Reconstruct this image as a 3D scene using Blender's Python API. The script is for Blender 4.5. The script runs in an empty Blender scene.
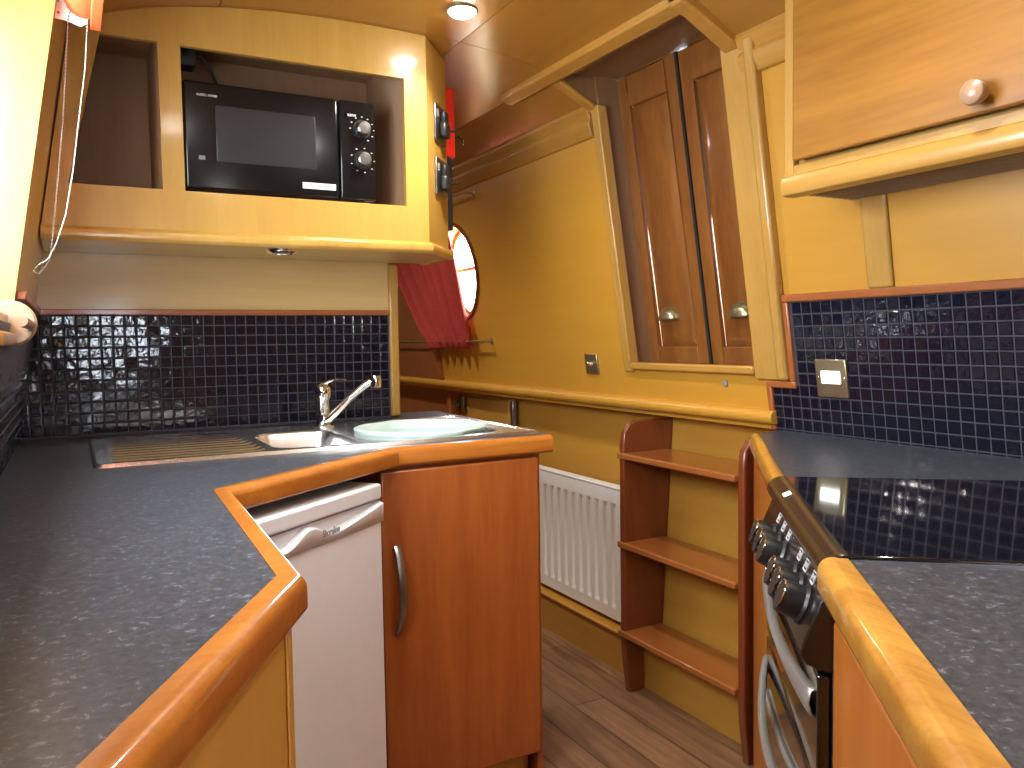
import bpy, bmesh, math, random
from mathutils import Vector, Matrix
random.seed(7)
S = bpy.context.scene
COL = S.collection
# ------------------------------------------------------------------ camera
f_px = 809.0
def _v(u, v): return Vector((u-512, v-384, f_px)).normalized()
Yc = _v(70, 345); Xc = _v(2000, 316); Xc = (Xc - Yc*Xc.dot(Yc)).normalized()
Zc = Yc.cross(Xc)
if Zc.y > 0: Zc = -Zc
# camera right/down/forward in world coordinates
cr = Vector((Xc.x, Yc.x, Zc.x)); cd = Vector((Xc.y, Yc.y, Zc.y)); cf = Vector((Xc.z, Yc.z, Zc.z))
cam_d = bpy.data.cameras.new('camera'); cam = bpy.data.objects.new('camera', cam_d); COL.objects.link(cam)
cam_d.sensor_width = 36; cam_d.lens = f_px*36/1024; cam_d.clip_start = 0.01
m = Matrix.Identity(4)
for i in range(3):
    m[i][0] = cr[i]; m[i][1] = -cd[i]; m[i][2] = -cf[i]
m.translation = (0, 0, 1.18)
cam.matrix_world = m
S.camera = cam
# ------------------------------------------------------------------ world, exposure
S.view_settings.view_transform = 'Standard'; S.view_settings.look = 'None'
S.view_settings.gamma = 1; S.view_settings.use_curve_mapping = False
S.view_settings.exposure = 0.66
w = bpy.data.worlds.new('sky'); S.world = w; w.use_nodes = True
bg = w.node_tree.nodes['Background']; bg.inputs[0].default_value = (0.80, 0.90, 1.0, 1); bg.inputs[1].default_value = 22.0
CAN = (1.0, 0.94, 0.83)
def light(name, kind, loc, power, color=CAN, size=.05, rot=(0, 0, 0), **kw):
    d = bpy.data.lights.new(name, kind); d.energy = power; d.color = color
    if kind == 'AREA': d.size = size
    else: d.shadow_soft_size = size
    for k, v in kw.items(): setattr(d, k, v)
    o = bpy.data.objects.new(name, d); COL.objects.link(o); o.location = loc; o.rotation_euler = rot
    return o
DOWNLIGHTS = [(1.034, 2.166, 28), (1.05, .90, 18), (.42, 1.05, 17), (.85, -.5, 28), (.95, 3.7, 28), (.9, 5.0, 20)]
FZ = -.09                      # floor level
def wl(z): return -.15 + .16*(z-.9)      # left cabin side, leaning in
def wr(z): return 1.82 - .15*(z-.9)       # right cabin side, leaning in
def cz(x):                                 # cambered ceiling
    d = x-.845
    if x > 1.485: return 2.0722-.5*(x-1.485)
    return 2.135 - .10*d*d - .13*d**4

# ------------------------------------------------------------------ materials
MATS = {}
def new_mat(name):
    mt = bpy.data.materials.new(name); mt.use_nodes = True
    return mt, mt.node_tree.nodes, mt.node_tree.links, mt.node_tree.nodes['Principled BSDF']
def plain(name, col, rough=.4, metal=0, coat=0, noise=0.06, nscale=30, bump=0, emis=None, trans=0, spec=.5):
    mt, N, L, B = new_mat(name)
    tc = N.new('ShaderNodeTexCoord'); nz = N.new('ShaderNodeTexNoise'); nz.inputs['Scale'].default_value = nscale
    nz.inputs['Detail'].default_value = 4
    L.new(tc.outputs['Object'], nz.inputs['Vector'])
    r = N.new('ShaderNodeValToRGB'); L.new(nz.outputs[0], r.inputs[0])
    r.color_ramp.elements[0].position = .3; r.color_ramp.elements[1].position = .7
    r.color_ramp.elements[0].color = tuple(c*(1-noise) for c in col)+(1,)
    r.color_ramp.elements[1].color = tuple(min(1, c*(1+noise)) for c in col)+(1,)
    L.new(r.outputs[0], B.inputs['Base Color'])
    B.inputs['Roughness'].default_value = rough; B.inputs['Metallic'].default_value = metal
    B.inputs['Coat Weight'].default_value = coat; B.inputs['Coat Roughness'].default_value = .08
    B.inputs['Specular IOR Level'].default_value = spec
    if bump:
        b = N.new('ShaderNodeBump'); b.inputs['Strength'].default_value = bump; b.inputs['Distance'].default_value = .002
        L.new(nz.outputs[0], b.inputs['Height']); L.new(b.outputs[0], B.inputs['Normal'])
    if emis:
        B.inputs['Emission Color'].default_value = emis[0]+(1,); B.inputs['Emission Strength'].default_value = emis[1]
    return mt
def wood(name, c1, c2, grain='Z', s=1.0, rough=.35, coat=.5, coat_r=.12, contrast=1.0):
    mt, N, L, B = new_mat(name)
    tc = N.new('ShaderNodeTexCoord'); mp = N.new('ShaderNodeMapping')
    L.new(tc.outputs['Object'], mp.inputs[0])
    hi = 14*s; lo = 1.3*s
    mp.inputs['Scale'].default_value = {'X': (lo, hi, hi), 'Y': (hi, lo, hi), 'Z': (hi, hi, lo)}[grain]
    mp.inputs['Location'].default_value = (random.random()*9, random.random()*9, random.random()*9)
    n1 = N.new('ShaderNodeTexNoise'); n1.inputs['Scale'].default_value = 1; n1.inputs['Detail'].default_value = 6
    n1.inputs['Distortion'].default_value = .6
    L.new(mp.outputs[0], n1.inputs['Vector'])
    n2 = N.new('ShaderNodeTexNoise'); n2.inputs['Scale'].default_value = 7; n2.inputs['Detail'].default_value = 3
    L.new(mp.outputs[0], n2.inputs['Vector'])
    mx = N.new('ShaderNodeMix'); mx.data_type = 'FLOAT'; mx.inputs[0].default_value = .3
    L.new(n1.outputs[0], mx.inputs[2]); L.new(n2.outputs[0], mx.inputs[3])
    r = N.new('ShaderNodeValToRGB'); L.new(mx.outputs[0], r.inputs[0])
    h = .22/contrast
    r.color_ramp.elements[0].position = .5-h; r.color_ramp.elements[0].color = c1+(1,)
    r.color_ramp.elements[1].position = .5+h; r.color_ramp.elements[1].color = c2+(1,)
    L.new(r.outputs[0], B.inputs['Base Color'])
    B.inputs['Roughness'].default_value = rough; B.inputs['Coat Weight'].default_value = coat
    B.inputs['Coat Roughness'].default_value = coat_r
    return mt
M_panelL = wood('pale_maple', (.49, .265, .045), (.62, .37, .08), 'Z', .8, contrast=.8)          # galley wall cabinet
M_back = wood('pale_back_panel', (.52, .35, .13), (.62, .44, .175), 'X', .8, contrast=.8)
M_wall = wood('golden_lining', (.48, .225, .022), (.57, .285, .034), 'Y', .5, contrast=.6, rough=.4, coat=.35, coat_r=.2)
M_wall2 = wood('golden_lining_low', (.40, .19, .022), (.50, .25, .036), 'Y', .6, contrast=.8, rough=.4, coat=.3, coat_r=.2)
M_ceil = wood('ceiling_board', (.30, .125, .015), (.41, .19, .030), 'Y', .5, contrast=.7, rough=.35, coat=.6, coat_r=.14)
M_beam = wood('ceiling_trim_wood', (.36, .165, .025), (.48, .24, .045), 'Y', 1.0, coat=.5)
M_trimv = wood('pale_trim_upright', (.38, .195, .036), (.50, .275, .062), 'Z', 1.0, coat=.4)
M_trimy = wood('pale_trim_long', (.39, .19, .032), (.51, .27, .055), 'Y', 1.0, coat=.4)
M_hdoor = wood('hatch_door_wood', (.15, .045, .008), (.27, .10, .02), 'Z', .9, contrast=1.2, coat=.6)
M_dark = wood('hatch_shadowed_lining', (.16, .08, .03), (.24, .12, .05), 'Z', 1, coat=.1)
M_cherry = wood('cherry_door', (.27, .06, .010), (.37, .10, .018), 'Z', .9, contrast=1.5, coat=.35, coat_r=.2)
M_cherry2 = wood('cherry_panel', (.36, .10, .014), (.48, .16, .024), 'Z', .9, coat=.4, coat_r=.2)
M_lip = wood('worktop_lipping', (.36, .10, .010), (.56, .20, .024), 'X', 1.2, contrast=1.1, coat=1, coat_r=.08)
M_lipR = wood('worktop_lipping_right', (.40, .16, .018), (.60, .29, .042), 'Y', 2.4, contrast=1.6, coat=1, coat_r=.08)
M_mahog = wood('mahogany', (.13, .025, .006), (.20, .045, .010), 'Z', 1, coat=.6)
M_mahogy = wood('mahogany_tread', (.24, .07, .014), (.34, .11, .022), 'Y', 1, coat=.7, coat_r=.1)
M_redtrim = wood('tile_edge_wood', (.28, .075, .018), (.38, .12, .03), 'Y', 1, coat=.5)
M_yellow = wood('yellow_side_panel', (.55, .28, .045), (.66, .36, .07), 'Z', .8, contrast=.7, coat=.2)
M_door2 = wood('wall_cupboard_door', (.22, .085, .007), (.38, .165, .018), 'Y', .7, contrast=1.2, coat=.5, coat_r=.2)
M_red_wall = wood('shaded_red_lining', (.22, .08, .025), (.30, .11, .035), 'Z', .6, coat=.3)  # dim light and reflections put into the wood colour; far wall shares it
M_pole = wood('pale_turned_wood', (.30, .17, .095), (.38, .23, .13), 'Z', 1, coat=.3)
M_black = plain('gloss_black', (.005, .005, .006), .16, coat=.15, spec=.35)
M_blackp = plain('black_plastic', (.012, .012, .013), .35)
M_glass_k = plain('black_glass', (.004, .004, .005), .04, coat=1, noise=.02)
M_window_mw = plain('mesh_glass', (.022, .021, .024), .3)
M_steel = plain('stainless_steel', (.88, .89, .90), .25, 1, noise=.04)
M_chrome = plain('chrome', (.85, .85, .86), .07, 1, noise=.01)
M_satin = plain('satin_metal', (.30, .30, .30), .32, 1)
M_silver = plain('silver_enamel', (.38, .37, .34), .3, .6)
M_brass = plain('antique_brass', (.42, .36, .22), .32, .9)
M_white = plain('white_enamel', (.83, .86, .93), .35, noise=.01)
M_rad = plain('radiator_white', (.86, .85, .82), .4, noise=.01)
M_whitep = plain('white_plastic', (.88, .88, .86), .4, noise=.02)
M_mint = plain('pale_mint_plastic', (.50, .63, .58), .4, noise=.02)
M_grey = plain('grey_plastic', (.22, .23, .25), .4, noise=.02)
M_red = plain('red_gloss', (.75, .02, .01), .3, coat=.5)
M_redcloth = plain('red_cloth', (.36, .03, .02), .85, noise=.12, nscale=60, bump=.3)
M_orange = plain('orange_red_blind', (.72, .10, .02), .7, noise=.06)
M_grout = plain('dark_grout', (.042, .040, .055), .7)
M_print = plain('pale_printing', (.55, .55, .55), .5, noise=.02)
M_mesh = wood('brown_mesh', (.13, .07, .045), (.22, .125, .08), 'Y', 2)
M_lamp = plain('lamp_glow', (1, .95, .85), .4, emis=((1, .97, .9), 60))
M_white_glow = plain('glowing_white', (.95, .95, .95), .3, emis=((1, .98, .94), 1.3))  # white switch rocker, given a slight glow of its own
M_black_gap = plain('black_gap', (.01, .008, .006), .9)
# mosaic tile
def tile_mat():
    mt, N, L, B = new_mat('black_mosaic_glass')
    tc = N.new('ShaderNodeTexCoord'); nz = N.new('ShaderNodeTexNoise'); nz.inputs['Scale'].default_value = 45; nz.inputs['Detail'].default_value = 2
    L.new(tc.outputs['Object'], nz.inputs['Vector'])
    B.inputs['Base Color'].default_value = (.006, .006, .014, 1)
    B.inputs['Roughness'].default_value = .1
    B.inputs['Coat Weight'].default_value = .15; B.inputs['Coat Roughness'].default_value = .05; B.inputs['Specular IOR Level'].default_value = .42
    b = N.new('ShaderNodeBump'); b.inputs['Strength'].default_value = .35; b.inputs['Distance'].default_value = .003
    L.new(nz.outputs[0], b.inputs['Height']); L.new(b.outputs[0], B.inputs['Normal']); L.new(b.outputs[0], B.inputs['Coat Normal'])
    return mt
M_tile = tile_mat()
def laminate():
    mt, N, L, B = new_mat('slate_laminate')
    tc = N.new('ShaderNodeTexCoord'); mp = N.new('ShaderNodeMapping'); L.new(tc.outputs['Object'], mp.inputs[0])
    mp.inputs['Rotation'].default_value = (0, 0, math.radians(29)); mp.inputs['Scale'].default_value = (1, 1.0, 1)
    n1 = N.new('ShaderNodeTexNoise'); n1.inputs['Scale'].default_value = 95; n1.inputs['Detail'].default_value = 8; n1.inputs['Roughness'].default_value = .7
    n1.inputs['Distortion'].default_value = .5
    n2 = N.new('ShaderNodeTexNoise'); n2.inputs['Scale'].default_value = 9; n2.inputs['Detail'].default_value = 3
    L.new(mp.outputs[0], n1.inputs['Vector']); L.new(mp.outputs[0], n2.inputs['Vector'])
    r = N.new('ShaderNodeValToRGB'); L.new(n1.outputs[0], r.inputs[0])
    e = r.color_ramp.elements; e[0].position = .35; e[0].color = (.020, .024, .032, 1); e[1].position = .70; e[1].color = (.24, .27, .32, 1)
    a = r.color_ramp.elements.new(.58); a.color = (.052, .060, .076, 1)
    mx = N.new('ShaderNodeMix'); mx.data_type = 'RGBA'; mx.blend_type = 'MULTIPLY'; mx.inputs[0].default_value = .35
    L.new(r.outputs[0], mx.inputs[6]); L.new(n2.outputs[1], mx.inputs[7])
    L.new(r.outputs[0], B.inputs['Base Color'])
    B.inputs['Roughness'].default_value = .36
    return mt
M_lam = laminate()
def floor_mat():
    mt, N, L, B = new_mat('walnut_floor_planks')
    tc = N.new('ShaderNodeTexCoord'); mp = N.new('ShaderNodeMapping'); L.new(tc.outputs['Object'], mp.inputs[0])
    mp.inputs['Rotation'].default_value = (0, 0, math.pi/2)
    br = N.new('ShaderNodeTexBrick'); L.new(mp.outputs[0], br.inputs['Vector'])
    br.inputs['Scale'].default_value = 1; br.inputs['Brick Width'].default_value = 1.3; br.inputs['Row Height'].default_value = .13
    br.inputs['Mortar Size'].default_value = .0022; br.offset = .37
    br.inputs['Color1'].default_value = (.29, .16, .08, 1); br.inputs['Color2'].default_value = (.21, .11, .055, 1); br.inputs['Mortar'].default_value = (.06, .03, .015, 1)
    m2 = N.new('ShaderNodeMapping'); L.new(tc.outputs['Object'], m2.inputs[0]); m2.inputs['Scale'].default_value = (22, 2.2, 1)
    nz = N.new('ShaderNodeTexNoise'); nz.inputs['Scale'].default_value = 1; nz.inputs['Detail'].default_value = 7; nz.inputs['Distortion'].default_value = 1.5
    L.new(m2.outputs[0], nz.inputs['Vector'])
    r = N.new('ShaderNodeValToRGB'); L.new(nz.outputs[0], r.inputs[0]); r.color_ramp.elements[0].position = .3; r.color_ramp.elements[0].color = (.55, .5, .48, 1)
    r.color_ramp.elements[1].position = .7; r.color_ramp.elements[1].color = (1.2, 1.15, 1.1, 1)
    mx = N.new('ShaderNodeMix'); mx.data_type = 'RGBA'; mx.blend_type = 'MULTIPLY'; mx.inputs[0].default_value = 1
    L.new(br.outputs[0], mx.inputs[6]); L.new(r.outputs[0], mx.inputs[7]); L.new(mx.outputs[2], B.inputs['Base Color'])
    B.inputs['Roughness'].default_value = .42
    return mt
M_floor = floor_mat()
def pane_mat():
    mt = bpy.data.materials.new('window_glass'); mt.use_nodes = True; N = mt.node_tree.nodes; L = mt.node_tree.links
    N.remove(N['Principled BSDF']); o = N['Material Output']
    t = N.new('ShaderNodeBsdfTransparent'); g = N.new('ShaderNodeBsdfGlossy'); g.inputs['Roughness'].default_value = .03
    mx = N.new('ShaderNodeMixShader'); mx.inputs[0].default_value = .06
    L.new(t.outputs[0], mx.inputs[1]); L.new(g.outputs[0], mx.inputs[2]); L.new(mx.outputs[0], o.inputs[0])
    return mt
M_pane = pane_mat()

# ------------------------------------------------------------------ mesh builder
class MB:
    def __init__(s, xf=None): s.v = []; s.f = []; s.sm = []; s.xf = xf
    def add(s, vs, fs, smooth=False):
        b = len(s.v)
        for p in vs: s.v.append(tuple(s.xf(*p)) if s.xf else tuple(p))
        for f in fs: s.f.append([i+b for i in f]); s.sm.append(smooth)
    def hexa(s, p):   # bottom 4 ccw, top 4
        s.add(p, [(3, 2, 1, 0), (4, 5, 6, 7), (0, 1, 5, 4), (1, 2, 6, 5), (2, 3, 7, 6), (3, 0, 4, 7)]); return s
    def box(s, x0, x1, y0, y1, z0, z1):
        return s.hexa([(x0, y0, z0), (x1, y0, z0), (x1, y1, z0), (x0, y1, z0), (x0, y0, z1), (x1, y0, z1), (x1, y1, z1), (x0, y1, z1)])
    def prism(s, poly, z0, z1):
        n = len(poly)
        s.add([(x, y, z0) for x, y in poly]+[(x, y, z1) for x, y in poly],
              [tuple(range(n-1, -1, -1)), tuple(range(n, 2*n))]+[(i, (i+1) % n, n+(i+1) % n, n+i) for i in range(n)]); return s
    def extr(s, pts, off):   # 3D polygon extruded by vector
        n = len(pts); o = Vector(off)
        s.add([tuple(p) for p in pts]+[tuple(Vector(p)+o) for p in pts],
              [tuple(range(n-1, -1, -1)), tuple(range(n, 2*n))]+[(i, (i+1) % n, n+(i+1) % n, n+i) for i in range(n)]); return s
    def tube(s, path, r, seg=10, rs=None, squash=None, cap=True):
        P = [Vector(p) for p in path]; n = len(P); vs = []; up = None
        for i, p in enumerate(P):
            t = (P[min(i+1, n-1)]-P[max(i-1, 0)]).normalized()
            if up is None:
                up = Vector((0, 0, 1)) if abs(t.z) < .9 else Vector((1, 0, 0))
            a = t.cross(up).normalized(); b = a.cross(t).normalized(); up = b
            rr = rs[i] if rs else r
            sa, sb = squash if squash else (1, 1)
            for k in range(seg):
                th = 2*math.pi*k/seg
                vs.append(tuple(p + a*math.cos(th)*rr*sa + b*math.sin(th)*rr*sb))
        fs = [(i*seg+k, i*seg+(k+1) % seg, (i+1)*seg+(k+1) % seg, (i+1)*seg+k) for i in range(n-1) for k in range(seg)]
        s.add(vs, fs, True)
        if cap: s.add(vs[:seg], [tuple(range(seg-1, -1, -1))]); s.add(vs[-seg:], [tuple(range(seg))])
        return s
    def lathe(s, prof, org, axis, seg=24, sx=1, sy=1):   # prof: (r, h)
        ax = Vector(axis).normalized(); up = Vector((0, 0, 1)) if abs(ax.z) < .9 else Vector((1, 0, 0))
        a = ax.cross(up).normalized(); b = ax.cross(a).normalized(); o = Vector(org); vs = []
        for r, h in prof:
            for k in range(seg):
                th = 2*math.pi*k/seg; vs.append(tuple(o + ax*h + a*math.cos(th)*r*sx + b*math.sin(th)*r*sy))
        fs = [(i*seg+k, i*seg+(k+1) % seg, (i+1)*seg+(k+1) % seg, (i+1)*seg+k) for i in range(len(prof)-1) for k in range(seg)]
        s.add(vs, fs, True)
        if prof[0][0] > 1e-5: s.add(vs[:seg], [tuple(range(seg))])
        if prof[-1][0] > 1e-5: s.add(vs[-seg:], [tuple(range(seg))])
        return s
    def sweep(s, path, prof, closed_prof=True):   # path in XY, prof (offset to the right of travel, z)
        P = [Vector(p) for p in path]; n = len(P); m_ = len(prof); vs = []
        for i in range(n):
            d1 = (P[i]-P[i-1]).normalized() if i > 0 else None
            d2 = (P[i+1]-P[i]).normalized() if i < n-1 else None
            if d1 is None: d1 = d2
            if d2 is None: d2 = d1
            n1 = Vector((d1.y, -d1.x)); n2 = Vector((d2.y, -d2.x)); mm = (n1+n2).normalized(); k = 1/max(.3, mm.dot(n1))
            for o, z in prof: q = P[i]+mm*o*k; vs.append((q.x, q.y, z))
        fs = [(i*m_+k, i*m_+(k+1) % m_, (i+1)*m_+(k+1) % m_, (i+1)*m_+k) for i in range(n-1) for k in range(m_)]
        s.add(vs, fs); s.add(vs[:m_], [tuple(range(m_-1, -1, -1))]); s.add(vs[-m_:], [tuple(range(m_))])
        return s
def obj(name, mb, mat, parent=None, bevel=0, smooth=False, seg=2, solid=0, flat=False):
    vs = [Vector(v) for v in mb.v]
    c = sum(vs, Vector())/len(vs)
    me = bpy.data.meshes.new(name); me.from_pydata([tuple(v-c) for v in vs], [], mb.f)
    for p, s_ in zip(me.polygons, mb.sm): p.use_smooth = s_ or smooth
    bm = bmesh.new(); bm.from_mesh(me); bmesh.ops.remove_doubles(bm, verts=bm.verts, dist=1e-6)
    bmesh.ops.recalc_face_normals(bm, faces=bm.faces); bm.to_mesh(me); bm.free()
    for p in me.polygons: p.use_smooth = not flat
    if not flat: me.set_sharp_from_angle(angle=math.radians(32))
    me.materials.append(mat)
    o = bpy.data.objects.new(name, me); COL.objects.link(o); o.location = c
    if parent:
        o.parent = parent; o.matrix_parent_inverse = Matrix.Translation(-root_of(parent))
    if solid:
        md = o.modifiers.new('solid', 'SOLIDIFY'); md.thickness = solid; md.offset = 0
    if bevel:
        md = o.modifiers.new('bevel', 'BEVEL'); md.width = bevel; md.segments = seg; md.limit_method = 'ANGLE'; md.angle_limit = math.radians(40)
        md.harden_normals = False
    return o
def root_of(p):       # world location of a parent (no rotations used)
    return WL[p.name] if p.name in WL else p_world(p)
WL = {}
def p_world(p):
    loc = Vector(p.location)
    if p.parent: loc = p.matrix_parent_inverse @ loc + p_world(p.parent)
    return loc
def tag(o, label, cat, group=None, kind=None):
    if label: o['label'] = label
    if cat: o['category'] = cat
    if group: o['group'] = group
    if kind: o['kind'] = kind
    return o
def thing(name, label, cat, loc, group=None, kind=None):
    o = bpy.data.objects.new(name, None); COL.objects.link(o); o.location = loc; o.empty_display_size = .05
    return tag(o, label, cat, group, kind)
def struct(name, mb, mat, parent=None, **kw):
    o = obj(name, mb, mat, parent, **kw)
    if not parent: o['kind'] = 'structure'
    return o
def copy_tree(o, parent=None, delta=None):
    c = o.copy(); COL.objects.link(c)
    if parent: c.parent = parent
    if delta is not None: c.location = Vector(o.location)+Vector(delta)
    for ch in [x for x in bpy.data.objects if x.parent == o]: copy_tree(ch, c)
    return c
def text(name, body, size, loc, right, up, mat, parent=None, depth=.0004, bold=False, stretch=1.0):
    cu = bpy.data.curves.new(name, 'FONT'); cu.body = body; cu.size = size; cu.extrude = depth; cu.align_x = 'CENTER'; cu.align_y = 'CENTER'
    if bold: cu.offset = size*.02
    tmp = bpy.data.objects.new(name+'_t', cu); COL.objects.link(tmp)
    dg = bpy.context.evaluated_depsgraph_get(); me = bpy.data.meshes.new_from_object(tmp.evaluated_get(dg))
    bpy.data.objects.remove(tmp)
    r = Vector(right).normalized(); u_ = Vector(up); u_ = (u_-r*u_.dot(r)).normalized(); n_ = r.cross(u_)
    for v in me.vertices:
        v.co = r*v.co.x*stretch + u_*v.co.y + n_*v.co.z
    me.materials.clear(); me.materials.append(mat)
    o = bpy.data.objects.new(name, me); COL.objects.link(o); o.location = loc
    if parent: o.parent = parent; o.matrix_parent_inverse = Matrix.Translation(-p_world(parent))
    return o

# ================================================================== SETTING
Y0, Y1 = -1.6, 6.2
struct('floor', MB().box(-.35, 2.0, Y0, Y1, FZ-.03, FZ), M_floor)
# ceiling: boards with thin joints; a hatch opening on the right
HY0, HY1, HX = 1.738, 2.388, 1.485
def ceil_panel(x0, x1, y0, y1, n=6, t=.02, g=.0015):
    mb = MB(); x0 += g; x1 -= g; y0 += g; y1 -= g
    vs = []; 
    for i in range(n+1):
        x = x0+(x1-x0)*i/n; z = cz(x)
        vs += [(x, y0, z), (x, y1, z), (x, y0, z+t), (x, y1, z+t)]
    fs = []
    for i in range(n):
        a = 4*i; b = a+4
        fs += [(a, b, b+1, a+1), (a+2, a+3, b+3, b+2), (a, a+2, b+2, b), (a+1, b+1, b+3, a+3)]
    fs += [(0, 1, 3, 2), (4*n, 4*n+2, 4*n+3, 4*n+1)]
    mb.add(vs, fs, False); return mb
xs = [-.12, .40, 1.13, HX, 1.76]; ys = [Y0, -.4, HY0, HY1, 3.65, 4.9, Y1]
ceil = thing('ceiling', None, None, (.85, 2, 2.135), kind='structure')
for i in range(4):
    for j in range(6):
        if i == 3 and j == 2: continue
        o = obj('ceiling_board', ceil_panel(xs[i], xs[i+1], ys[j], ys[j+1]), M_ceil, ceil)
bk = MB()
bk.box(-.2, HX+.03, Y0, Y1, 2.165, 2.2); bk.box(HX+.03, 2.0, Y0, HY0-.03, 2.165, 2.2); bk.box(HX+.03, 2.0, HY1+.03, Y1, 2.165, 2.2)
struct('roof', bk, M_black_gap)
# roof slide above the hatch and the side lining of the ceiling opening
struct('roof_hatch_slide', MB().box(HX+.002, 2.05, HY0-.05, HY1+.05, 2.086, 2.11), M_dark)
hl = MB()
hl.box(HX-.0, HX+.012, HY0, HY1, 2.05, 2.086)
for yy in (HY0-.012, HY1):
    pp = [(HX+.215*k/5, yy, cz(HX+.215*k/5)+.002) for k in range(6)]+[(1.98, yy, 1.94), (1.98, yy, 2.086), (HX, yy, 2.086)]
    hl.extr(pp, (0, .012, 0))
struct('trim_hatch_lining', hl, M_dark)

# --- right cabin side, upper (leaning), with porthole hole and hatch opening
def wpt(y, z, off=0): return (wr(z)+off, y, z)
PY, PZ, PR = 3.74, 1.515, .235
TT = 2.06
mbw = MB()
def wquad(mb, y0, y1, z0, z1, t=.04):
    mb.hexa([wpt(y0, z0), wpt(y0, z0, t), wpt(y1, z0, t), wpt(y1, z0), wpt(y0, z1), wpt(y0, z1, t), wpt(y1, z1, t), wpt(y1, z1)])
SILL = 1.083
wquad(mbw, Y0, 1.735, .9, TT); wquad(mbw, 1.735, 2.385, .9, SILL); wquad(mbw, 2.385, 3.35, .9, TT)
wquad(mbw, 4.2, Y1, .9, TT); wquad(mbw, 3.35, 4.2, .9, 1.2); wquad(mbw, 3.35, 4.2, 1.84, TT)
N_ = 48; ring = []; outer = []
for k in range(N_):
    th = 2*math.pi*k/N_; cy, sz = math.cos(th), math.sin(th)
    ring.append((PY+PR*cy, PZ+PR*sz))
    t = min([( (4.2-PY)/cy if cy > 1e-6 else 9), ((3.35-PY)/cy if cy < -1e-6 else 9), ((1.84-PZ)/sz if sz > 1e-6 else 9), ((1.2-PZ)/sz if sz < -1e-6 else 9)])
    outer.append((PY+t*cy, PZ+t*sz))
# make sure the corners are covered
vs = [wpt(*p) for p in ring]+[wpt(*p) for p in outer]+[wpt(p[0], p[1], .04) for p in ring]
fs = []
for k in range(N_):
    j = (k+1) % N_; fs.append((k, j, N_+j, N_+k)); fs.append((k, 2*N_+k, 2*N_+j, j))
mbw.add(vs, fs)
for cy, cz_ in ((3.35, 1.2), (4.2, 1.2), (4.2, 1.84), (3.35, 1.84)):
    # corner triangle
    c = [p for p in outer]
    near = sorted(c, key=lambda p: abs(p[0]-cy)+abs(p[1]-cz_))
    a = min((p for p in c if abs(p[0]-cy) < 1e-6), key=lambda p: abs(p[1]-cz_)); b = min((p for p in c if abs(p[1]-cz_) < 1e-6), key=lambda p: abs(p[0]-cy))
    mbw.add([wpt(*a), wpt(*b), wpt(cy, cz_)], [(0, 1, 2)])
struct('wall_right', mbw, M_wall)
# lower cabin side
def lw(z): return 1.865+.04*(z-.2)/.6
mb = MB(); mb.hexa([(lw(FZ), Y0, FZ), (1.99, Y0, FZ), (1.99, Y1, FZ), (lw(FZ), Y1, FZ), (lw(.92), Y0, .92), (1.99, Y0, .92), (1.99, Y1, .92), (lw(.92), Y1, .92)])
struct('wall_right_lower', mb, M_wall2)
# right lining beyond the porthole, its dimmer light and reflections put into the colour
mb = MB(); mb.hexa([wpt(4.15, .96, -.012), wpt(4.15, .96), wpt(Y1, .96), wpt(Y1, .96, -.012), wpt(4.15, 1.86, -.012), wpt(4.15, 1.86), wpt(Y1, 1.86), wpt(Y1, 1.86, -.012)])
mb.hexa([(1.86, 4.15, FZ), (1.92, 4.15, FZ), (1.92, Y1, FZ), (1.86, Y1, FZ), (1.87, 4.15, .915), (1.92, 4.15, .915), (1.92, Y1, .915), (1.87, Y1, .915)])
struct('wall_right_far_shaded', mb, M_red_wall)
struct('trim_far_upright', MB().extr([(1.79, 4.10, .96), (1.79, 4.14, .96), (wr(1.86)-.03, 4.14, 1.86), (wr(1.86)-.03, 4.10, 1.86)], (.035, 0, 0)).box(1.84, 1.90, 4.10, 4.14, FZ, .915), M_redtrim, bevel=.004)
# gunwale rail
rp = []
for a in range(0, 7): 
    th = math.pi*(a/6)+math.pi/2
    rp.append((1.80+.02*math.cos(th), .937+.021*math.sin(th)))
rp += [(1.92, .916), (1.92, .958)]
struct('trim_gunwale_rail', MB().extr([(x, 1.70, z) for x, z in rp], (0, Y1-1.70, 0)), M_wall, bevel=.003)
# casing below the radiator
mb = MB().box(1.78, 1.90, 1.45, Y1, FZ, .055)
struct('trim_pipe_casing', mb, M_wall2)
mb = MB().box(1.772, 1.90, 1.45, Y1, .055, .066)
struct('trim_pipe_casing_top', mb, M_wall, bevel=.003)
# cornice
def cornice(mb, y0, y1):
    prof = [(wr(1.89)+.005, 1.89), (wr(1.89)-.012, 1.892), (wr(1.91)-.022, 1.915), (wr(1.94)-.024, 1.94), (1.648, 1.955), (1.63, 1.985), (1.635, 2.01), (1.70, 2.01)]
    mb.extr([(x, y0, z) for x, z in prof], (0, y1-y0, 0))
mb = MB(); cornice(mb, Y0, 1.69); cornice(mb, 2.42, Y1)
struct('trim_cornice', mb, M_beam, bevel=.002)
# left cabin side with window opening
WY0, WY1, WZ0, WZ1 = .85, 1.85, 1.235, 1.92
def lpt(y, z, off=0): return (wl(z)-off, y, z)
def lquad(mb, y0, y1, z0, z1, t=.03):
    mb.hexa([lpt(y0, z0, t), lpt(y0, z0), lpt(y1, z0), lpt(y1, z0, t), lpt(y0, z1, t), lpt(y0, z1), lpt(y1, z1), lpt(y1, z1, t)])
mb = MB(); lquad(mb, Y0, WY0, .9, 2.09); lquad(mb, WY1, Y1, .9, 2.09); lquad(mb, WY0, WY1, .9, WZ0); lquad(mb, WY0, WY1, WZ1, 2.09)
struct('wall_left', mb, M_panelL)
struct('wall_left_lower', MB().box(-.19, -.15, Y0, Y1, FZ, .9), M_wall2)
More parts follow.
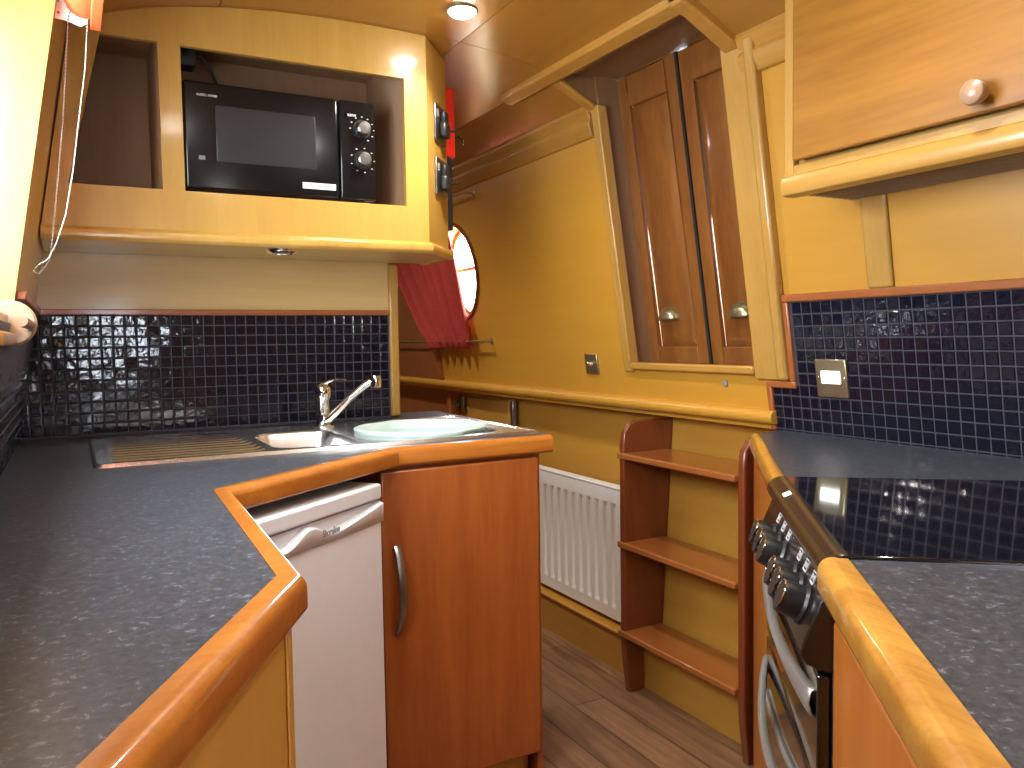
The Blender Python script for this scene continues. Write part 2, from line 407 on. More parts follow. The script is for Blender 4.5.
# window in the left side
win = thing('window_2', None, None, (wl(1.6), 1.35, 1.28), kind='structure')
mb = MB(); D = .16
def lbox(mb, y0, y1, z0, z1, o0, o1): mb.hexa([lpt(y0, z0, o1), lpt(y0, z0, o0), lpt(y1, z0, o0), lpt(y1, z0, o1), lpt(y0, z1, o1), lpt(y0, z1, o0), lpt(y1, z1, o0), lpt(y1, z1, o1)])
lbox(mb, WY1-.012, WY1+.012, WZ0-.012, WZ1+.012, 0, D); lbox(mb, WY0-.012, WY0+.012, WZ0-.012, WZ1+.012, 0, D)
lbox(mb, WY0, WY1, WZ0-.012, WZ0+.0, 0, D); lbox(mb, WY0, WY1, WZ1-.0, WZ1+.012, 0, D)
obj('window_lining', mb, M_trimv, win)
mb = MB()
for (a, b, c, d) in ((WY0, WY0+.05, WZ0, WZ1), (WY1-.05, WY1, WZ0, WZ1), (WY0, WY1, WZ0, WZ0+.05), (WY0, WY1, WZ1-.05, WZ1), (1.33, 1.37, WZ0, WZ1)): lbox(mb, a, b, c, d, D-.035, D-.005)
obj('window_frame', mb, M_trimv, win, bevel=.003)
mb = MB(); lbox(mb, WY0+.03, WY1-.03, WZ0+.03, WZ1-.03, D-.022, D-.018); obj('pane', mb, M_pane, win)
# end walls
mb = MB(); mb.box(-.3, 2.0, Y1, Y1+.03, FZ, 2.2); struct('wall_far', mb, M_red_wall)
mb = MB(); RX0, RX1, RZ0_, RZ1_ = .08, .48, .48, 1.50
mb.box(-.3, RX0, Y0-.03, Y0, FZ, 2.2); mb.box(RX1, 2.0, Y0-.03, Y0, FZ, 2.2); mb.box(RX0, RX1, Y0-.03, Y0, FZ, RZ0_); mb.box(RX0, RX1, Y0-.03, Y0, RZ1_, 2.2)
struct('wall_near', mb, M_wall)
win3 = thing('window_3', None, None, ((RX0+RX1)/2, Y0, RZ0_), kind='structure')
mb = MB()
for a, b, c, d in ((RX0, RX0+.04, RZ0_, RZ1_), (RX1-.04, RX1, RZ0_, RZ1_), (RX0+.04, RX1-.04, RZ0_, RZ0_+.04), (RX0+.04, RX1-.04, RZ1_-.04, RZ1_), (RX0+.04, RX1-.04, .80, 1.10)): mb.box(a, b, Y0-.04, Y0+.01, c, d)
obj('window_frame', mb, M_trimv, win3); obj('pane', MB().box(RX0+.04, RX1-.04, Y0-.02, Y0-.017, RZ0_+.04, RZ1_-.04), M_pane, win3)
# galley bulkhead (transverse), above the worktop, plus lower part
BY = 2.80
mb = MB()
mb.extr([(wl(.9)-.02, BY, FZ), (1.02, BY, FZ), (1.02, BY, cz(1.02)), (.6, BY, cz(.6)), (.1, BY, cz(.1)), (wl(2.03)-.02, BY, 2.03), (wl(.9)-.02, BY, .9)], (0, .03, 0))
struct('wall_galley_bulkhead', mb, M_back)
struct('trim_bulkhead_post', MB().box(1.018, 1.052, BY-.018, BY+.045, .905, 1.452), M_trimv, bevel=.006)
# porthole
prt = thing('window_1', None, None, (wr(PZ), PY, PZ), kind='structure')
def pring(mb, r0, r1, o0, o1, seg=48):
    vs = []
    for r, o in ((r0, o0), (r1, o0), (r1, o1), (r0, o1)):
        for k in range(seg): th = 2*math.pi*k/seg; vs.append(wpt(PY+r*math.cos(th), PZ+r*math.sin(th), o))
    fs = [(a*seg+k, a*seg+(k+1) % seg, ((a+1) % 4)*seg+(k+1) % seg, ((a+1) % 4)*seg+k) for a in range(4) for k in range(seg)]
    mb.add(vs, fs)
mb = MB(); pring(mb, PR-.006, PR+.012, -.012, .004); obj('porthole_surround', mb, M_mahog, prt, bevel=.003)
mb = MB(); pring(mb, PR-.008, PR+.001, .0, .13); obj('porthole_liner', mb, M_panelL, prt)
mb = MB(); pring(mb, PR-.03, PR-.004, .08, .10); obj('porthole_frame', mb, M_brass, prt)
mb = MB(); mb.hexa([wpt(PY-PR, PZ+.012, .075), wpt(PY-PR, PZ+.012, .095), wpt(PY+PR, PZ+.012, .095), wpt(PY+PR, PZ+.012, .075), wpt(PY-PR, PZ+.03, .075), wpt(PY-PR, PZ+.03, .095), wpt(PY+PR, PZ+.03, .095), wpt(PY+PR, PZ+.03, .075)])
obj('porthole_bar', mb, M_brass, prt)
mb = MB(); vs = [wpt(PY+(PR-.01)*math.cos(2*math.pi*k/48), PZ+(PR-.01)*math.sin(2*math.pi*k/48), .09) for k in range(48)]
mb.extr(vs, (.004, 0, 0)); obj('pane', mb, M_pane, prt)
# --- hatch: recess, trims, doors
mb = MB()
DO = .085   # doors set back
mb.hexa([wpt(2.375, SILL, 0), wpt(2.375, SILL, .2), wpt(2.40, SILL, .2), wpt(2.40, SILL, 0), wpt(2.375, 2.2, 0), wpt(2.375, 2.2, .2), wpt(2.40, 2.2, .2), wpt(2.40, 2.2, 0)])
mb.hexa([wpt(1.72, SILL, 0), wpt(1.72, SILL, .2), wpt(1.745, SILL, .2), wpt(1.745, SILL, 0), wpt(1.72, 2.2, 0), wpt(1.72, 2.2, .2), wpt(1.745, 2.2, .2), wpt(1.745, 2.2, 0)])
mb.box(wr(SILL)-.0, wr(SILL)+.2, 1.72, 2.40, SILL-.02, SILL)
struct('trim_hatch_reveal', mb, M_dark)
def wstrip(y0, y1, z0, z1, o0, o1): 
    b = MB(); b.hexa([wpt(y0, z0, o0), wpt(y0, z0, o1), wpt(y1, z0, o1), wpt(y1, z0, o0), wpt(y0, z1, o0), wpt(y0, z1, o1), wpt(y1, z1, o1), wpt(y1, z1, o0)]); return b
struct('trim_hatch_left', wstrip(2.362, 2.41, SILL-.03, 1.985, -.014, .004), M_trimv, bevel=.004)
struct('trim_hatch_left_bead', wstrip(2.358, 2.372, SILL-.0, 1.985, -.022, .02), M_trimv, bevel=.005)
struct('trim_hatch_right', wstrip(1.665, 1.762, SILL-.035, 1.985, -.016, .004), M_trimv, bevel=.004)
struct('trim_hatch_right_bead', wstrip(1.632, 1.668, SILL-.035, 1.985, -.028, .004), M_trimv, bevel=.008)
struct('trim_hatch_sill', wstrip(1.762, 2.362, SILL-.022, SILL+.004, -.022, .03), M_trimy, bevel=.006)
# ceiling trims round the opening
def ceil_bar(x0, x1, y0, y1, h=.035):
    b = MB(); n = 4; vs = []
    for i in range(n+1):
        x = x0+(x1-x0)*i/n; z = cz(x)
        vs += [(x, y0, z+.005), (x, y1, z+.005), (x, y0, z-h), (x, y1, z-h)]
    fs = []
    for i in range(n):
        a = 4*i; c = a+4; fs += [(a, c, c+1, a+1), (a+2, a+3, c+3, c+2), (a, a+2, c+2, c), (a+1, c+1, c+3, a+3)]
    fs += [(0, 1, 3, 2), (4*n, 4*n+2, 4*n+3, 4*n+1)]
    b.add(vs, fs); return b
struct('trim_hatch_ceiling_long', ceil_bar(HX-.045, HX+.005, HY0-.03, HY1+.32, .022), M_beam, bevel=.006)
struct('trim_hatch_ceiling_near', ceil_bar(HX-.045, 1.672, HY0-.05, HY0+.005, .026), M_beam, bevel=.006)
struct('trim_hatch_ceiling_far', ceil_bar(HX+.005, 1.672, HY1-.005, HY1+.04, .015), M_beam, bevel=.005)
def hatch_door(name, y0, y1, label):
    t = thing(name, label, 'door', (wr(SILL)+DO, (y0+y1)/2, SILL), kind='structure')
    zt = 2.082
    P = lambda y, z, o: wpt(y, z, DO+o)
    def q(mb, a, b, c, d, o0, o1): mb.hexa([P(a, c, o0), P(a, c, o1), P(b, c, o1), P(b, c, o0), P(a, d, o0), P(a, d, o1), P(b, d, o1), P(b, d, o0)])
    sw = .055
    mb = MB(); q(mb, y0, y0+sw, SILL, zt, 0, .03); q(mb, y1-sw, y1, SILL, zt, 0, .03); q(mb, y0+sw, y1-sw, SILL, SILL+.06, 0, .03); q(mb, y0+sw, y1-sw, 1.98, zt, 0, .03)
    obj('door_frame', mb, M_hdoor, t, bevel=.005)
    a, b, c, d = y0+sw, y1-sw, SILL+.06, 1.98; e = .035
    vs = [P(a, c, .018), P(b, c, .018), P(b, d, .018), P(a, d, .018), P(a+e, c+e, .002), P(b-e, c+e, .002), P(b-e, d-e, .002), P(a+e, d-e, .002)]
    mb = MB(); mb.add(vs, [(0, 1, 5, 4), (1, 2, 6, 5), (2, 3, 7, 6), (3, 0, 4, 7), (4, 5, 6, 7)])
    obj('raised_panel', mb, M_hdoor, t)
    # cup pull: half dome open below
    cy = (y0+y1)/2+(.025 if y0 > 2 else -.005); z0 = 1.236; mb = MB(); vs = []; R1 = .046; n1 = 14; n2 = 7
    for i in range(n2+1):
        ph = math.pi/2*i/n2
        for k in range(n1+1):
            th = math.pi*k/n1
            r = R1*math.cos(ph)
            vs.append(P(cy+r*math.cos(th)*1.0, z0+r*math.sin(th)*1.05, -.024*math.sin(ph)*1.0))
    # dome: height over wall grows to the middle
    vs = []
    for i in range(n2+1):
        rr = 1-i/n2
        for k in range(n1+1):
            th = math.pi*k/n1; h = .026*math.sqrt(max(0, 1-rr*rr))
            vs.append(P(cy+R1*rr*math.cos(th), z0+R1*rr*math.sin(th)*.85, -.002-h))
    fs = [(i*(n1+1)+k, i*(n1+1)+k+1, (i+1)*(n1+1)+k+1, (i+1)*(n1+1)+k) for i in range(n2) for k in range(n1)]
    mb.add(vs, fs, True)
    obj('cup_pull', mb, M_brass, t, solid=.002)
    vs = [P(cy+0.058*math.cos(math.pi*k/14), z0-.002+.050*math.sin(math.pi*k/14), .003) for k in range(15)]
    mb = MB(); mb.extr(vs, (-.004, 0, 0)); obj('pull_plate', mb, M_brass, t)
    return t
hatch_door('door_1', 2.057, 2.372, 'panelled wooden side-hatch door farther along, left of the dark seam')
hatch_door('door_2', 1.735, 2.046, 'panelled wooden side-hatch door nearer the cooker, right of the dark seam')
struct('trim_hatch_centre_seam', wstrip(2.046, 2.057, SILL, 2.082, DO-.004, DO+.02), M_black_gap)
# left wall of the boat beyond bulkhead is wall_left already

# ================================================================== TILES
PITCH = .0332
def tile_panel(name, org, e1, e2, w, h, label, poly=None, holes=None, t=.004):
    """mosaic on plane org + a*e1 + b*e2; normal = e1 x e2 towards the room"""
    e1 = Vector(e1).normalized(); e2 = Vector(e2).normalized(); n = e1.cross(e2).normalized(); org = Vector(org)
    th = thing(name, label, 'splashback', org)
    mb = MB(); g = .0021; rng = random.Random(3)
    na = int(math.ceil(w/PITCH)); nb = int(math.ceil(h/PITCH))
    for i in range(na):
        for j in range(nb):
            a0, a1 = i*PITCH, min((i+1)*PITCH, w); b0, b1 = max(0, h-(j+1)*PITCH), h-j*PITCH
            a0 += g/2; a1 -= g/2; b0 += g/2; b1 -= g/2
            if a1-a0 < .003 or b1-b0 < .003: continue
            if poly and not poly((a0+a1)/2, (b0+b1)/2): continue
            ta, tb = rng.gauss(0, .016), rng.gauss(0, .016); e = .003
            ca, cb = (a0+a1)/2, (b0+b1)/2
            def P(a, b, hh): return tuple(org+e1*a+e2*b+n*(hh + (a-ca)*ta + (b-cb)*tb))
            vs = [P(a0, b0, 0), P(a1, b0, 0), P(a1, b1, 0), P(a0, b1, 0), P(a0+e*.3, b0+e*.3, t*.7), P(a1-e*.3, b0+e*.3, t*.7), P(a1-e*.3, b1-e*.3, t*.7), P(a0+e*.3, b1-e*.3, t*.7),
                  P(a0+e, b0+e, t), P(a1-e, b0+e, t), P(a1-e, b1-e, t), P(a0+e, b1-e, t)]
            mb.add(vs, [(0, 1, 5, 4), (1, 2, 6, 5), (2, 3, 7, 6), (3, 0, 4, 7), (4, 5, 9, 8), (5, 6, 10, 9), (6, 7, 11, 10), (7, 4, 8, 11), (8, 9, 10, 11)])
    obj('mosaic_tiles', mb, M_tile, th, flat=True)
    return th, org, e1, e2, n
def grout(th, pts, off): 
    obj('grout_bed', MB().extr(pts, off), M_grout, th)
# bulkhead tiles: x -.12..1.018, z .9..1.268
th, *_ = tile_panel('mosaic_splashback', (-.148, BY-.004, .9), (1, 0, 0), (0, 0, 1), 1.164, .37, 'black mosaic tile splashback behind the sink and tap', poly=lambda a, b: -.148+a > wl(.9+b))
grout(th, [(-.15, BY-.006, .9), (1.018, BY-.006, .9), (1.018, BY-.006, 1.27), (wl(1.27), BY-.006, 1.27)], (0, .006, 0))
struct('trim_bulkhead_tile_edge', MB().box(wl(1.28)+.0, 1.03, BY-.016, BY, 1.27, 1.288), M_redtrim, bevel=.003)
# left wall tiles
ldir = Vector((.15, 0, 1)).normalized()
th, *_ = tile_panel('mosaic_splashback', (wl(.9)+.004, .3, .9), (0, 1, 0), ldir, 2.49, .372, 'black mosaic tile splashback on the left wall below the window', poly=lambda a, b: a > 1.57 or b < .32)
# normal must point to the room (+x)
grout(th, [lpt(.3, .9, -.006), lpt(2.795, .9, -.006), lpt(2.795, 1.27, -.006), lpt(1.865, 1.27, -.006), lpt(1.865, 1.22, -.006), lpt(.3, 1.22, -.006)], (-.006, 0, 0))
mb = MB(); lbox(mb, WY1+.014, 2.795, 1.27, 1.288, 0, -.018); struct('trim_left_tile_edge', mb, M_redtrim, bevel=.003)
# right wall tiles: y runs -1.0..1.70, z .9..1.268; step near the hatch trim
rdir = Vector((-.15, 0, 1)).normalized(); TOPR = 1.268
def rpoly(a, b):
    y = 1.705-a; z = .9+b
    return not (y > 1.615 and z > 1.045)
th, *_ = tile_panel('mosaic_splashback', (wr(.9)-.004, 1.705, .9), (0, -1, 0), rdir, 2.3, .372, 'black mosaic tile splashback on the right wall behind the hob', poly=rpoly)
def RP(y, z, o): return wpt(y, z, o)
grout(th, [RP(-.6, .9, -.006), RP(1.705, .9, -.006), RP(1.705, 1.043, -.006), RP(1.615, 1.043, -.006), RP(1.615, TOPR, -.006), RP(-.6, TOPR, -.006)], (.006, 0, 0))
e = .022
struct('trim_right_tile_top', wstrip(-.6, 1.632, TOPR, TOPR+e, -.016, .002), M_redtrim, bevel=.004)
struct('trim_right_tile_side', wstrip(1.612, 1.632, 1.045, TOPR, -.016, .002), M_redtrim, bevel=.004)
struct('trim_right_tile_step', wstrip(1.612, 1.722, 1.04-.014, 1.046, -.016, .002), M_redtrim, bevel=.004)
struct('trim_right_tile_lower', wstrip(1.703, 1.722, .9, 1.03, -.016, .002), M_redtrim, bevel=.004)
# pilaster under the wall cupboard
struct('trim_wall_pilaster', wstrip(1.284, 1.355, TOPR+e, 2.0, -.012, .002), M_trimv, bevel=.006)

# ================================================================== LEFT WORKTOP
ZT = .9
LP_in = [(-.146, .343), (.209, .969), (.232, 1.612), (.722, 1.990), (1.205, 1.990)]
LIPO = [(-.146, .343), (.209, .969), (.232, 1.612), (.722, 1.990), (1.20, 1.990)]
def lip_prof(w_=.03, top=.903, bot=.853, back=-.0):
    P = [(-.004, top-.001)]; r1 = .018
    for k in range(7): a = math.pi/2*(1-k/6); P.append((w_-r1+r1*math.cos(a), top-r1+r1*math.sin(a)))
    for k in range(5): a = -math.pi/2*k/4; P.append((w_-.010+.010*math.cos(a), bot+.010+.010*math.sin(a)))
    P.append((back-.004, bot)); return P
wt = thing('worktop', 'dark slate-grey L-shaped worktop with orange wooden edge, left side under the sink', 'worktop', (.1, 1.6, .853))
slab = [(-.148, .343), (.209, .969), (.232, 1.612), (.722, 1.990), (1.215, 1.990), (1.26, 2.93), (1.055, 2.93), (1.055, 2.794), (-.148, 2.794)]
# sink cut-outs are avoided: the sink sits in an opening of the slab made of strips
mb = MB()
sx0, sx1, sy0, sy1 = .06, 1.17, 2.08, 2.56
A_ = [(-.148, .343), (.209, .969), (.232, 1.612), (.722, 1.990), (1.215, 1.990), (1.219, sy0), (-.148, sy0)]
mb.prism(A_, .864, ZT)
mb.prism([(-.148, sy0), (sx0, sy0), (sx0, sy1), (-.148, sy1)], .864, ZT)
mb.prism([(sx1, sy0), (1.219, sy0), (1.242, sy1), (sx1, sy1)], .864, ZT)
mb.prism([(-.148, sy1), (1.242, sy1), (1.248, 2.794), (-.148, 2.794)], .864, ZT)
mb.prism([(1.055, 2.794), (1.248, 2.794), (1.26, 2.93), (1.055, 2.93)], .864, ZT)
obj('laminate_top', mb, M_lam, wt)
obj('edge_lipping', MB().sweep(LIPO, lip_prof()), M_lip, wt)
# cabinet under the sink
cab = thing('base_cabinet', 'cherry red base cabinet under the sink with curved metal handle', 'cabinet', (.93, 2.1, FZ))
mb = MB(); mb.box(.690, .706, 1.995, 2.78, .0, .85); mb.box(1.15, 1.168, 1.988, 2.78, FZ, .85); mb.box(.70, 1.168, 2.74, 2.78, .0, .85); mb.box(.70, 1.16, 1.995, 2.78, .0, .02)
mb.box(.70, 1.15, 1.99, 2.005, .838, .853)
obj('carcass', mb, M_cherry, cab)
obj('door', MB().box(.685, 1.155, 1.970, 1.989, -.018, .842), M_cherry, cab, bevel=.006, seg=3)
dr = [o for o in bpy.data.objects if o.name == 'door'][0]
pts = []
for k in range(13):
    t = k/12; pts.append((.722+.006*math.sin(math.pi*t), 1.968-.032*math.sin(math.pi*t)**.6, .645-.23*t))
obj('handle', MB().tube(pts, .008, 10, rs=[.007+.003*math.sin(math.pi*k/12) for k in range(13)], squash=(1.3, .7)), M_satin, dr)
obj('kickboard', MB().box(.72, 1.14, 2.03, 2.045, FZ, .0), M_yellow, cab)
# fridge (diagonal). local frame: a along front, d depth inwards, z
FA = Vector((.235, 1.612)); FU = Vector((.49, .378)).normalized(); FN = Vector((-FU.y, FU.x))
def FX(a, d, z): q = FA+FU*a+FN*d; return (q.x, q.y, z)
fr = thing('fridge', 'white undercounter fridge set diagonally beneath the left worktop', 'fridge', FX(.3, .2, FZ))
F0, F1, FD = .02, .508, -.035
obj('cabinet_body', MB(FX).box(F0, F1, FD+.05, .50, FZ+.02, .79), M_white, fr, bevel=.004)
obj('top_panel', MB(FX).box(F0-.002, F1+.002, FD-.002, .50, .79, .828), M_white, fr, bevel=.006)
obj('door', MB(FX).box(F0, F1, FD, FD+.045, FZ+.03, .735), M_white, fr, bevel=.004)
fd = bpy.data.objects['door.001']
# sculpted handle band above the door front
mb = MB(FX); n = 40; top = []
for k in range(n+1):
    s = k/n; a = F0+(F1-F0)*s
    # waved upper edge: low at the left, hump in the middle, dips, then up to the right
    hump = .042*math.exp(-((s-.42)/.10)**2)
    z = .735+.012 + hump*.75 + max(0, (s-.52)/.48)**1.3*.036 + .004*math.exp(-((s-.5)/.05)**2)
    top.append((a, z))
vs = []
for a, z in top: vs += [(a, FD-.004, .735), (a, FD-.006, z-.004), (a, FD+.004, z), (a, FD+.04, z)]
fs = []
for k in range(n):
    b = 4*k
    for q in range(3): fs.append((b+q, b+4+q, b+5+q, b+1+q))
mb.add(vs, fs, True); obj('handle_band', mb, M_white, fd, solid=.003)
obj('handle_recess', MB(FX).box(F0+.003, F1-.003, FD+.012, FD+.05, .735, .786), M_white, fd)
obj('seal_line', MB(FX).box(F0, F1, FD+.004, FD+.046, .786, .790), M_grey, fr)
text('lettering', 'Shoreline', .022, FX(.295, FD-.0075, .757), (FU.x, FU.y, 0), (0, 0, 1), M_grey, fd, bold=True, stretch=.75)
for i_, a in enumerate((F0+.05, F1-.05)):
    obj('foot', MB(FX).box(a-.02, a+.02, FD+.08, FD+.12, FZ, FZ+.022), M_blackp, fr)
# left side panel below the worktop, along the corridor
ND = Vector((.209+.122, .969-.385)).normalized(); NP = Vector((ND.y, -ND.x))
def LX(a, d, z): q = Vector((.209, .969))+ND*a+NP*d; return (q.x, q.y, z)
obj_p = thing('base_cabinet', 'yellow wooden cabinet side beneath the nose of the left worktop', 'cabinet', LX(-.2, 0, FZ))
mb = MB(LX); mb.box(-.60, .004, -.012, .006, FZ, .853)
obj('side_panel', mb, M_yellow, obj_p)
mb = MB(); mb.box(.17, .203, .965, 1.50, FZ, .853); obj('end_panel', mb, M_yellow, obj_p)
obj('corner_strip', MB(LX).box(-.012, .008, .006, .010, FZ, .853), M_yellow, obj_p, bevel=.002)

# ================================================================== SINK
sk = thing('sink', 'stainless steel inset sink with ribbed drainer and small bowl', 'sink', (.6, 2.3, .9))
def rrect(x0, x1, y0, y1, r, n=6):
    pts = []
    for cx, cy, a0 in ((x1-r, y0+r, -90), (x1-r, y1-r, 0), (x0+r, y1-r, 90), (x0+r, y0+r, 180)):
        for k in range(n+1): a = math.radians(a0+90*k/n); pts.append((cx+r*math.cos(a), cy+r*math.sin(a)))
    return pts
def ring_between(mb, A, B, za, zb, smooth=True):
    n = len(A); mb.add([(x, y, za) for x, y in A]+[(x, y, zb) for x, y in B], [(i, (i+1) % n, n+(i+1) % n, n+i) for i in range(n)], smooth)
X0, X1, YS0, YS1 = .035, 1.205, 2.035, 2.625
mb = MB()
# deck cells with two bowl holes: small bowl, main bowl
zd = .906
def cell_hole(x0, x1, y0, y1, hole):
    # outer rectangle to hole ring
    cx = sum(p[0] for p in hole)/len(hole); cy = sum(p[1] for p in hole)/len(hole); out = []
    for px, py in hole:
        dx, dy = px-cx, py-cy; t = 9
        if dx > 1e-9: t = min(t, (x1-cx)/dx)
        if dx < -1e-9: t = min(t, (x0-cx)/dx)
        if dy > 1e-9: t = min(t, (y1-cy)/dy)
        if dy < -1e-9: t = min(t, (y0-cy)/dy)
        out.append((cx+dx*t, cy+dy*t))
    ring_between(mb, hole, out, zd, zd, False)
    for c in ((x0, y0), (x1, y0), (x1, y1), (x0, y1)):
        a = [p for p in out if abs(p[0]-c[0]) < 1e-6]; b = [p for p in out if abs(p[1]-c[1]) < 1e-6]
        pa = min(a, key=lambda p: abs(p[1]-c[1])); pb = min(b, key=lambda p: abs(p[0]-c[0]))
        mb.add([(pa[0], pa[1], zd), (pb[0], pb[1], zd), (c[0], c[1], zd)], [(0, 1, 2)])
def bowl(hole_fn, depth):
    ins = [0, .006, .012, .03, .06]; zz = [zd, zd-.004, zd-.02, zd-depth*.9, zd-depth]
    prev = hole_fn(0)
    for a, z0, z1 in zip(ins[1:], zz, zz[1:]):
        cur = hole_fn(a); ring_between(mb, prev, cur, z0, z1); prev = cur
    mb.add([(x, y, zz[-1]) for x, y in prev], [tuple(range(len(prev)))])
ma, mc, md_ = .46, .70, 1.15
small = lambda e: rrect(.455+e, .695-e, 2.095+e, 2.47-e, max(.02, .06-e))
main = lambda e: rrect(.79+e, 1.13-e, 2.10+e, 2.50-e, max(.03, .10-e))
cell_hole(.43, .735, 2.06, 2.49, small(0)); bowl(small, .10)
cell_hole(.735, 1.165, 2.06, 2.54, main(0)); bowl(main, .15)
for r in ((X0+.02, .43, 2.06, 2.085), (X0+.02, .43, 2.575, 2.60), (.43, .735, 2.49, 2.60), (.735, 1.165, 2.54, 2.60), (1.165, 1.185, 2.06, 2.60), (X0+.02, .075, 2.085, 2.575)):
    mb.add([(r[0], r[2], zd), (r[1], r[2], zd), (r[1], r[3], zd), (r[0], r[3], zd)], [(0, 1, 2, 3)])
# corrugated drainer
n = 112; vs = []
for k in range(n+1):
    y = 2.085+(2.575-2.085)*k/n; z = zd-.010+.010*abs(math.cos(math.pi*k/n*9))**1.6
    vs += [(.075, y, zd), (.10, y, z), (.405, y, z-.002), (.43, y, zd)]
mb.add(vs, [(4*k+q, 4*k+q+1, 4*k+q+5, 4*k+q+4) for k in range(n) for q in range(3)], True)
obj('drainer_and_bowls', mb, M_steel, sk)
mb = MB(); o1 = rrect(X0, X1, YS0, YS1, .02); o2 = rrect(X0+.008, X1-.008, YS0+.008, YS1-.008, .016); o3 = rrect(X0+.021, X1-.021, YS0+.026, YS1-.026, .003)
ring_between(mb, o1, o2, .9005, .909); ring_between(mb, o2, o3, .909, .906)
obj('rolled_rim', mb, M_steel, sk)
obj('waste', MB().lathe([(.0, .003), (.02, .003), (.028, 0)], (.58, 2.27, zd-.0995), (0, 0, 1)), M_chrome, sk)
# tap
tp = thing('mixer_tap', 'chrome mixer tap with long raised spout behind the small sink bowl', 'tap', (.703, 2.555, .906))
TX, TY = .703, 2.555
obj('body', MB().lathe([(.034, 0), (.034, .006), (.024, .012), (.022, .02), (.020, .085), (.024, .092), (.026, .115), (.023, .128), (.012, .138), (.0, .140)], (TX, TY, .906), (0, 0, 1)), M_chrome, tp)
pts = [(TX+.004, TY-.01, .925), (TX+.016, TY-.02, .935), (TX+.066, TY-.045, .99), (TX+.112, TY-.07, 1.034), (TX+.130, TY-.078, 1.047), (TX+.143, TY-.084, 1.05)]
obj('spout', MB().tube(pts, .011, 12, rs=[.014, .013, .0115, .0115, .012, .012]), M_chrome, tp)
obj('nozzle', MB().lathe([(.0, .028), (.016, .026), (.018, .01), (.017, -.012), (.012, -.014), (.0, -.012)], (TX+.147, TY-.086, 1.042), (0, 0, 1)), M_chrome, tp)
pts = [(TX, TY, 1.04), (TX+.02, TY-.012, 1.052), (TX+.040, TY-.03, 1.058), (TX+.062, TY-.045, 1.056)]
obj('lever', MB().tube(pts, .006, 8, rs=[.014, .009, .006, .005], squash=(1.4, .6)), M_chrome, tp)
# washing-up bowl
bw = MB(); n = 48
def oval(rx, ry, z, dent=.0): 
    out = []
    for k in range(n):
        th = 2*math.pi*k/n; r = 1-.0*dent
        # dented outline on the back-left side for the hand grips
        d = 1-dent*math.exp(-((th-math.radians(118))/.28)**2) - dent*.8*math.exp(-((th-math.radians(298))/.28)**2)
        out.append((.925+rx*math.cos(th)*d, 2.285+ry*math.sin(th)*d, z-.008))
    return out
rings = [oval(.195, .200, .914, .10), oval(.198, .203, .924, .10), oval(.190, .195, .928, .10), oval(.176, .181, .925, .08), oval(.158, .163, .905, .05), oval(.150, .150, .80, 0), oval(.12, .12, .775, 0), oval(.02, .02, .775, 0)]
vs = [p for r in rings for p in r]
bw.add(vs, [(i*n+k, i*n+(k+1) % n, (i+1)*n+(k+1) % n, (i+1)*n+k) for i in range(len(rings)-1) for k in range(n)], True)
tag(obj('washing_up_bowl', bw, M_mint, None, solid=.002), 'pale mint plastic washing-up bowl sitting in the main sink bowl', 'bowl')

# ================================================================== WALL CABINET + MICROWAVE
wc = thing('wall_cabinet', 'pale maple wall cabinet with open niches above the sink', 'cabinet', (.5, 2.6, 1.45))
CY = 2.40
def top_z(x): return cz(x)-.001
# front panel cells
colx = [None, .017, .238, .295, .942, 1.016]
rowz = [1.488, 1.598, 1.99]
mb = MB(); TH = .018
def lx(z): return wl(z)+.004
def fx(c, z):   # column x at height z
    if c == 0: return lx(z)
    if c == 1: return .012+(.10-.012)*(z-1.598)/(1.99-1.598)*1.0 if z > 1.598 else .012
    return colx[c]
def fcell(c0, c1, z0, z1, curved=False):
    if not curved:
        p = [(fx(c0, z0), CY, z0), (fx(c1, z0), CY, z0), (fx(c1, z1), CY, z1), (fx(c0, z1), CY, z1)]
        mb.extr(p, (0, TH, 0))
    else:
        x0, x1 = fx(c0, z0), fx(c1, z0); n = 5; pp = [(x0, CY, z0), (x1, CY, z0)]
        for k in range(n+1): x = x1+((lx(2.04) if c0 == 0 else x0)-x1)*k/n; pp.append((x, CY, top_z(x)))
        mb.extr(pp, (0, TH, 0))
for c in range(5): fcell(c, c+1, rowz[0], rowz[1])
fcell(0, 1, rowz[1], rowz[2]); fcell(2, 3, rowz[1], rowz[2]); fcell(4, 5, rowz[1], rowz[2])
for c in range(5): fcell(c, c+1, rowz[2], 0, True)
obj('front_panel', mb, M_panelL, wc, flat=True)
CH = [(1.016, CY), (1.158, 2.568), (1.158, 2.785)]
mb = MB()
for (a, b) in zip(CH, CH[1:]):
    d = (Vector(b)-Vector(a)).normalized(); nn = Vector((-d.y, d.x))*.018
    pts = [(a[0], a[1], 1.488), (b[0], b[1], 1.488), (b[0], b[1], top_z(b[0])), (a[0], a[1], top_z(a[0]))]
    mb.extr(pts, (nn.x, nn.y, 0))
obj('angled_end_panel', mb, M_panelL, wc)
lp = [(-.02, 1.453), (.006, 1.453), (.016, 1.460), (.018, 1.470), (.016, 1.480), (.006, 1.488), (-.02, 1.488)]
obj('bottom_moulding', MB().sweep([(lx(1.47), CY), (1.016, CY), (1.158, 2.568), (1.158, 2.785)], lp), M_panelL, wc, bevel=.002)
obj('underside', MB().prism([(lx(1.46), CY+.01), (1.01, CY+.01), (1.142, 2.568), (1.142, 2.785), (lx(1.46)-.0, 2.785)], 1.458, 1.47), M_back, wc)
obj('back_panel', MB().box(1.05, 1.158, 2.77, 2.785, 1.47, 2.11), M_panelL, wc)
